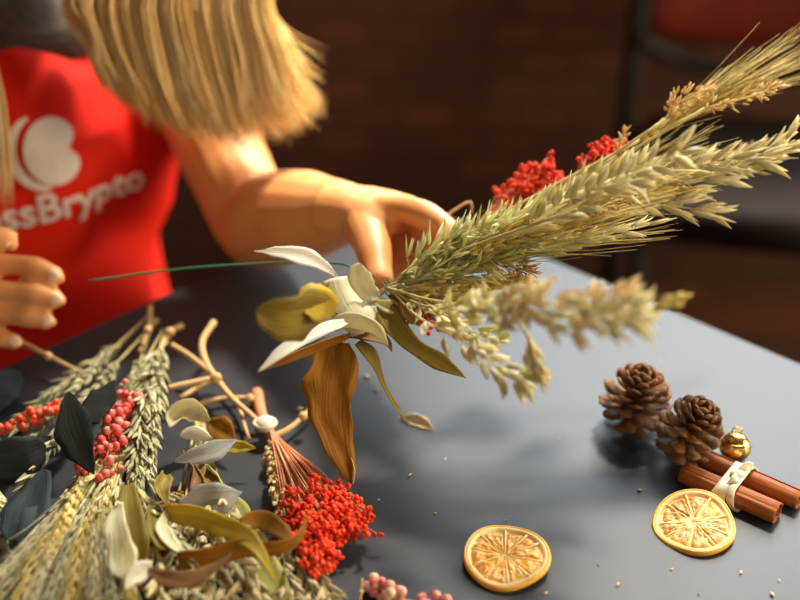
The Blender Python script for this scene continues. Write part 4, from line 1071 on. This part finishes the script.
gleaf([(208, 422, .03), (222, 430, .03), (235, 440, .03)], .020, LANCE, 'leafochre', 'small ochre leaf behind the grey leaf', roll=(10, 10))
gleaf([(174, 462, .05), (195, 456, .052), (215, 450, .052), (236, 440, .05)], .015, [(0, .1), (.3, .8), (.7, 1), (1, .1)], 'leafgrey', 'grey narrow leaf crossing the middle of the pile', roll=(0, 15), fold=.15)
gleaf([(222, 450, .035), (238, 447, .035), (256, 448, .034)], .010, LANCE, 'leafyellow', 'yellow leaf tip right of the grey leaf', roll=(10, 10))
gleaf([(178, 505, .045), (200, 500, .045), (222, 498, .045), (242, 492, .042)], .022, [(0, .2), (.4, 1), (.7, .9), (1, .03)], 'leafgrey', 'grey leaf behind the long olive leaves', roll=(0, 10), fold=.1)
gleaf([(196, 455, .03), (205, 475, .03), (212, 500, .03)], .018, STRAP, 'leafolive', 'olive curled leaf between the two grey leaves', roll=(30, 60), curl=1.2)
gleaf([(186, 450, .035), (196, 470, .04), (190, 490, .04)], .012, STRAP, 'leafbrown', 'small brown leaf between the grey leaves', roll=(60, 30), curl=1.0)
gleaf([(166, 512, .06), (200, 518, .065), (228, 528, .07), (250, 540, .07), (265, 560, .068), (276, 584, .065)], .0145, [(0, .8), (.2, 1), (.5, .85), (.7, .55), (.88, .25), (1, .02)], 'leafyellow', 'long olive-yellow strap leaf drooping to the right', roll=(-10, 40), fold=.2)
gleaf([(178, 560, .05), (205, 558, .055), (240, 548, .06), (275, 548, .062), (298, 538, .065), (308, 512, .075)], .012, [(0, .9), (.3, 1), (.6, .8), (.8, .5), (1, .03)], 'leafochre', 'long ochre strap leaf whose tip curls up right', roll=(0, -30), fold=.2)
gleaf([(240, 524, .045), (262, 520, .045), (280, 530, .045), (292, 542, .045)], .013, STRAP, 'leafochre', 'orange-brown leaf behind the crossing strap leaves', roll=(10, 30), fold=.1)
gleaf([(146, 568, .065), (165, 578, .065), (190, 580, .065), (212, 570, .068), (232, 553, .072)], .011, [(0, .2), (.3, .9), (.6, 1), (.9, .3), (1, .02)], 'leafbrown', 'thin dark brown leaf curving at the bottom of the pile', roll=(20, 50), fold=.3)
gleaf([(168, 508, .06), (162, 528, .06), (176, 548, .058), (188, 552, .056)], .010, LANCE, 'leafcream', 'small cream leaf curling under the olive strap leaf', roll=(30, 80), fold=.3)
gleaf([(150, 505, .06), (152, 525, .06), (160, 545, .058), (175, 552, .056)], .009, LANCE, 'leafolive', 'small olive leaf at the left end of the strap leaves', roll=(30, 80), fold=.3)
gleaf([(165, 475, .055), (160, 490, .058), (166, 505, .058)], .014, STRAP, 'leafolive', 'small curled olive leaf above the strap leaves', roll=(30, 60), curl=1.2)
gleaf([(118, 505, .065), (116, 530, .065), (122, 555, .06), (124, 578, .055)], .020, [(0, .4), (.3, .8), (.7, 1), (.9, .8), (1, .2)], 'leafcream', 'pale cream husk leaf at the bottom left of the pile', roll=(-10, 10), fold=.2)
gleaf([(128, 485, .065), (130, 515, .065), (136, 545, .06), (142, 562, .055)], .022, [(0, .4), (.3, .8), (.7, 1), (.9, .8), (1, .2)], 'leafolive', 'olive-cream husk leaf right of the pale husk leaf', roll=(10, -10), fold=.2)
gleaf([(152, 566, .065), (142, 570, .068), (132, 578, .068), (125, 590, .065)], .013, [(0, .5), (.4, 1), (.8, .5), (1, .02)], 'leafwhite', 'cream pointed bract at the bottom of the pile', roll=(0, 30), fold=.3)
gleaf([(232, 500, .02), (250, 540, .025), (272, 580, .025), (292, 620, .02)], .020, STRAP, 'wheatgreen', 'broad pale olive blade running down to the bottom edge', roll=(0, 15), fold=.2)
gleaf([(222, 495, .02), (236, 540, .022), (250, 580, .022), (262, 620, .02)], .016, STRAP, 'cream', 'narrow cream blade beside the broad olive blade', roll=(0, -15), fold=.2)
gleaf([(205, 468, .03), (218, 482, .03), (228, 500, .03)], .012, STRAP, 'oatgreen', 'short green bract behind the lower grey leaf', roll=(0, -15), curl=1.0)

# crumbs
cr = [(616, 586, .0022), (742, 571, .0020), (771, 592, .0024), (779, 582, .0016), (544, 594, .0018), (637, 490, .0022), (670, 570, .0016), (408, 476, .0022), (301, 385, .0032), (297, 408, .0034), (365, 375, .0030), (375, 389, .0024), (600, 565, .0012), (434, 513, .0012), (505, 520, .0012), (468, 545, .001), (700, 595, .0012), (380, 500, .0012), (445, 460, .0014), (660, 360, .001), (560, 440, .001), (345, 392, .003)]
for x, y, r_ in cr:
    m = MB(); d = Vector((rnd(-1, 1), rnd(-1, 1), .05)).normalized(); m.spindle(G(x, y, r_*.4), d, r_*1.7, r_*.5, .5, 7)
    m.v = [(a, b_, max(c_, TZ+.0002)) for a, b_, c_ in m.v]
    tag(m.build('plant_crumb', 'crumb', origin=G(x, y, 0)), 'tiny dry plant crumb scattered on the bare tabletop', 'crumb', 'crumbs on the tabletop')
gleaf([(400, 418, .002), (412, 420, .004), (424, 424, .004), (434, 430, .002)], .012, LANCE, 'crumb', 'fallen tan petal on the tabletop below the narrow hanging leaf', 'petal', 'fallen_petal', roll=(0, 0), fold=.1)

# ------------------------------------------------------------ clean-up of helper property
for o in bpy.data.objects:
    if '_o' in o: del o['_o']

# ------------------------------------------------------------ LIGHT
sc = bpy.context.scene
w = bpy.data.worlds.new('world'); sc.world = w; w.use_nodes = True
bg = w.node_tree.nodes['Background']; bg.inputs[0].default_value = (.95, .80, .66, 1); bg.inputs[1].default_value = .38
def area(name, loc, target, sx, sy, power, col):
    l = bpy.data.lights.new(name, 'AREA'); l.shape = 'RECTANGLE'; l.size = sx; l.size_y = sy; l.energy = power; l.color = col
    o = bpy.data.objects.new(name, l); C.objects.link(o); o.location = loc
    o.rotation_euler = (Vector(target)-Vector(loc)).to_track_quat('-Z', 'Y').to_euler(); return o
area('window_daylight', ((WX0+WX1)/2, 2.5, (WZ0+WZ1)/2), ((WX0+WX1)/2, 0, (WZ0+WZ1)/2), WX1-WX0+.1, WZ1-WZ0+.1, 205, (.80, .92, 1.0))
area('added_side_fill', (3.4, .3, 1.85), (0, .3, 1.3), 2.7, 1.9, 175, (1, .80, .54))  # warm fill lamp added at camera right to brighten shirt and hair
s = bpy.data.lights.new('sun', 'SUN'); s.energy = 7.6; s.angle = math.radians(8); s.color = (1, .88, .72)
so = bpy.data.objects.new('sun', s); C.objects.link(so); so.rotation_euler = (-Vector((.42, 1, 1.55))).to_track_quat('-Z', 'Y').to_euler()

# ------------------------------------------------------------ CAMERA
cam = bpy.data.cameras.new('camera'); co = bpy.data.objects.new('camera', cam); C.objects.link(co)
co.location = CAM; co.rotation_euler = (PI/2-PITCH, 0, 0)
cam.lens = 50; cam.sensor_width = 36; cam.clip_start = .01
cam.dof.use_dof = True; cam.dof.focus_distance = .745; cam.dof.aperture_fstop = 2.4
sc.camera = co
sc.view_settings.view_transform = 'Standard'; sc.view_settings.look = 'None'; sc.view_settings.exposure = 0.42; sc.view_settings.gamma = 1
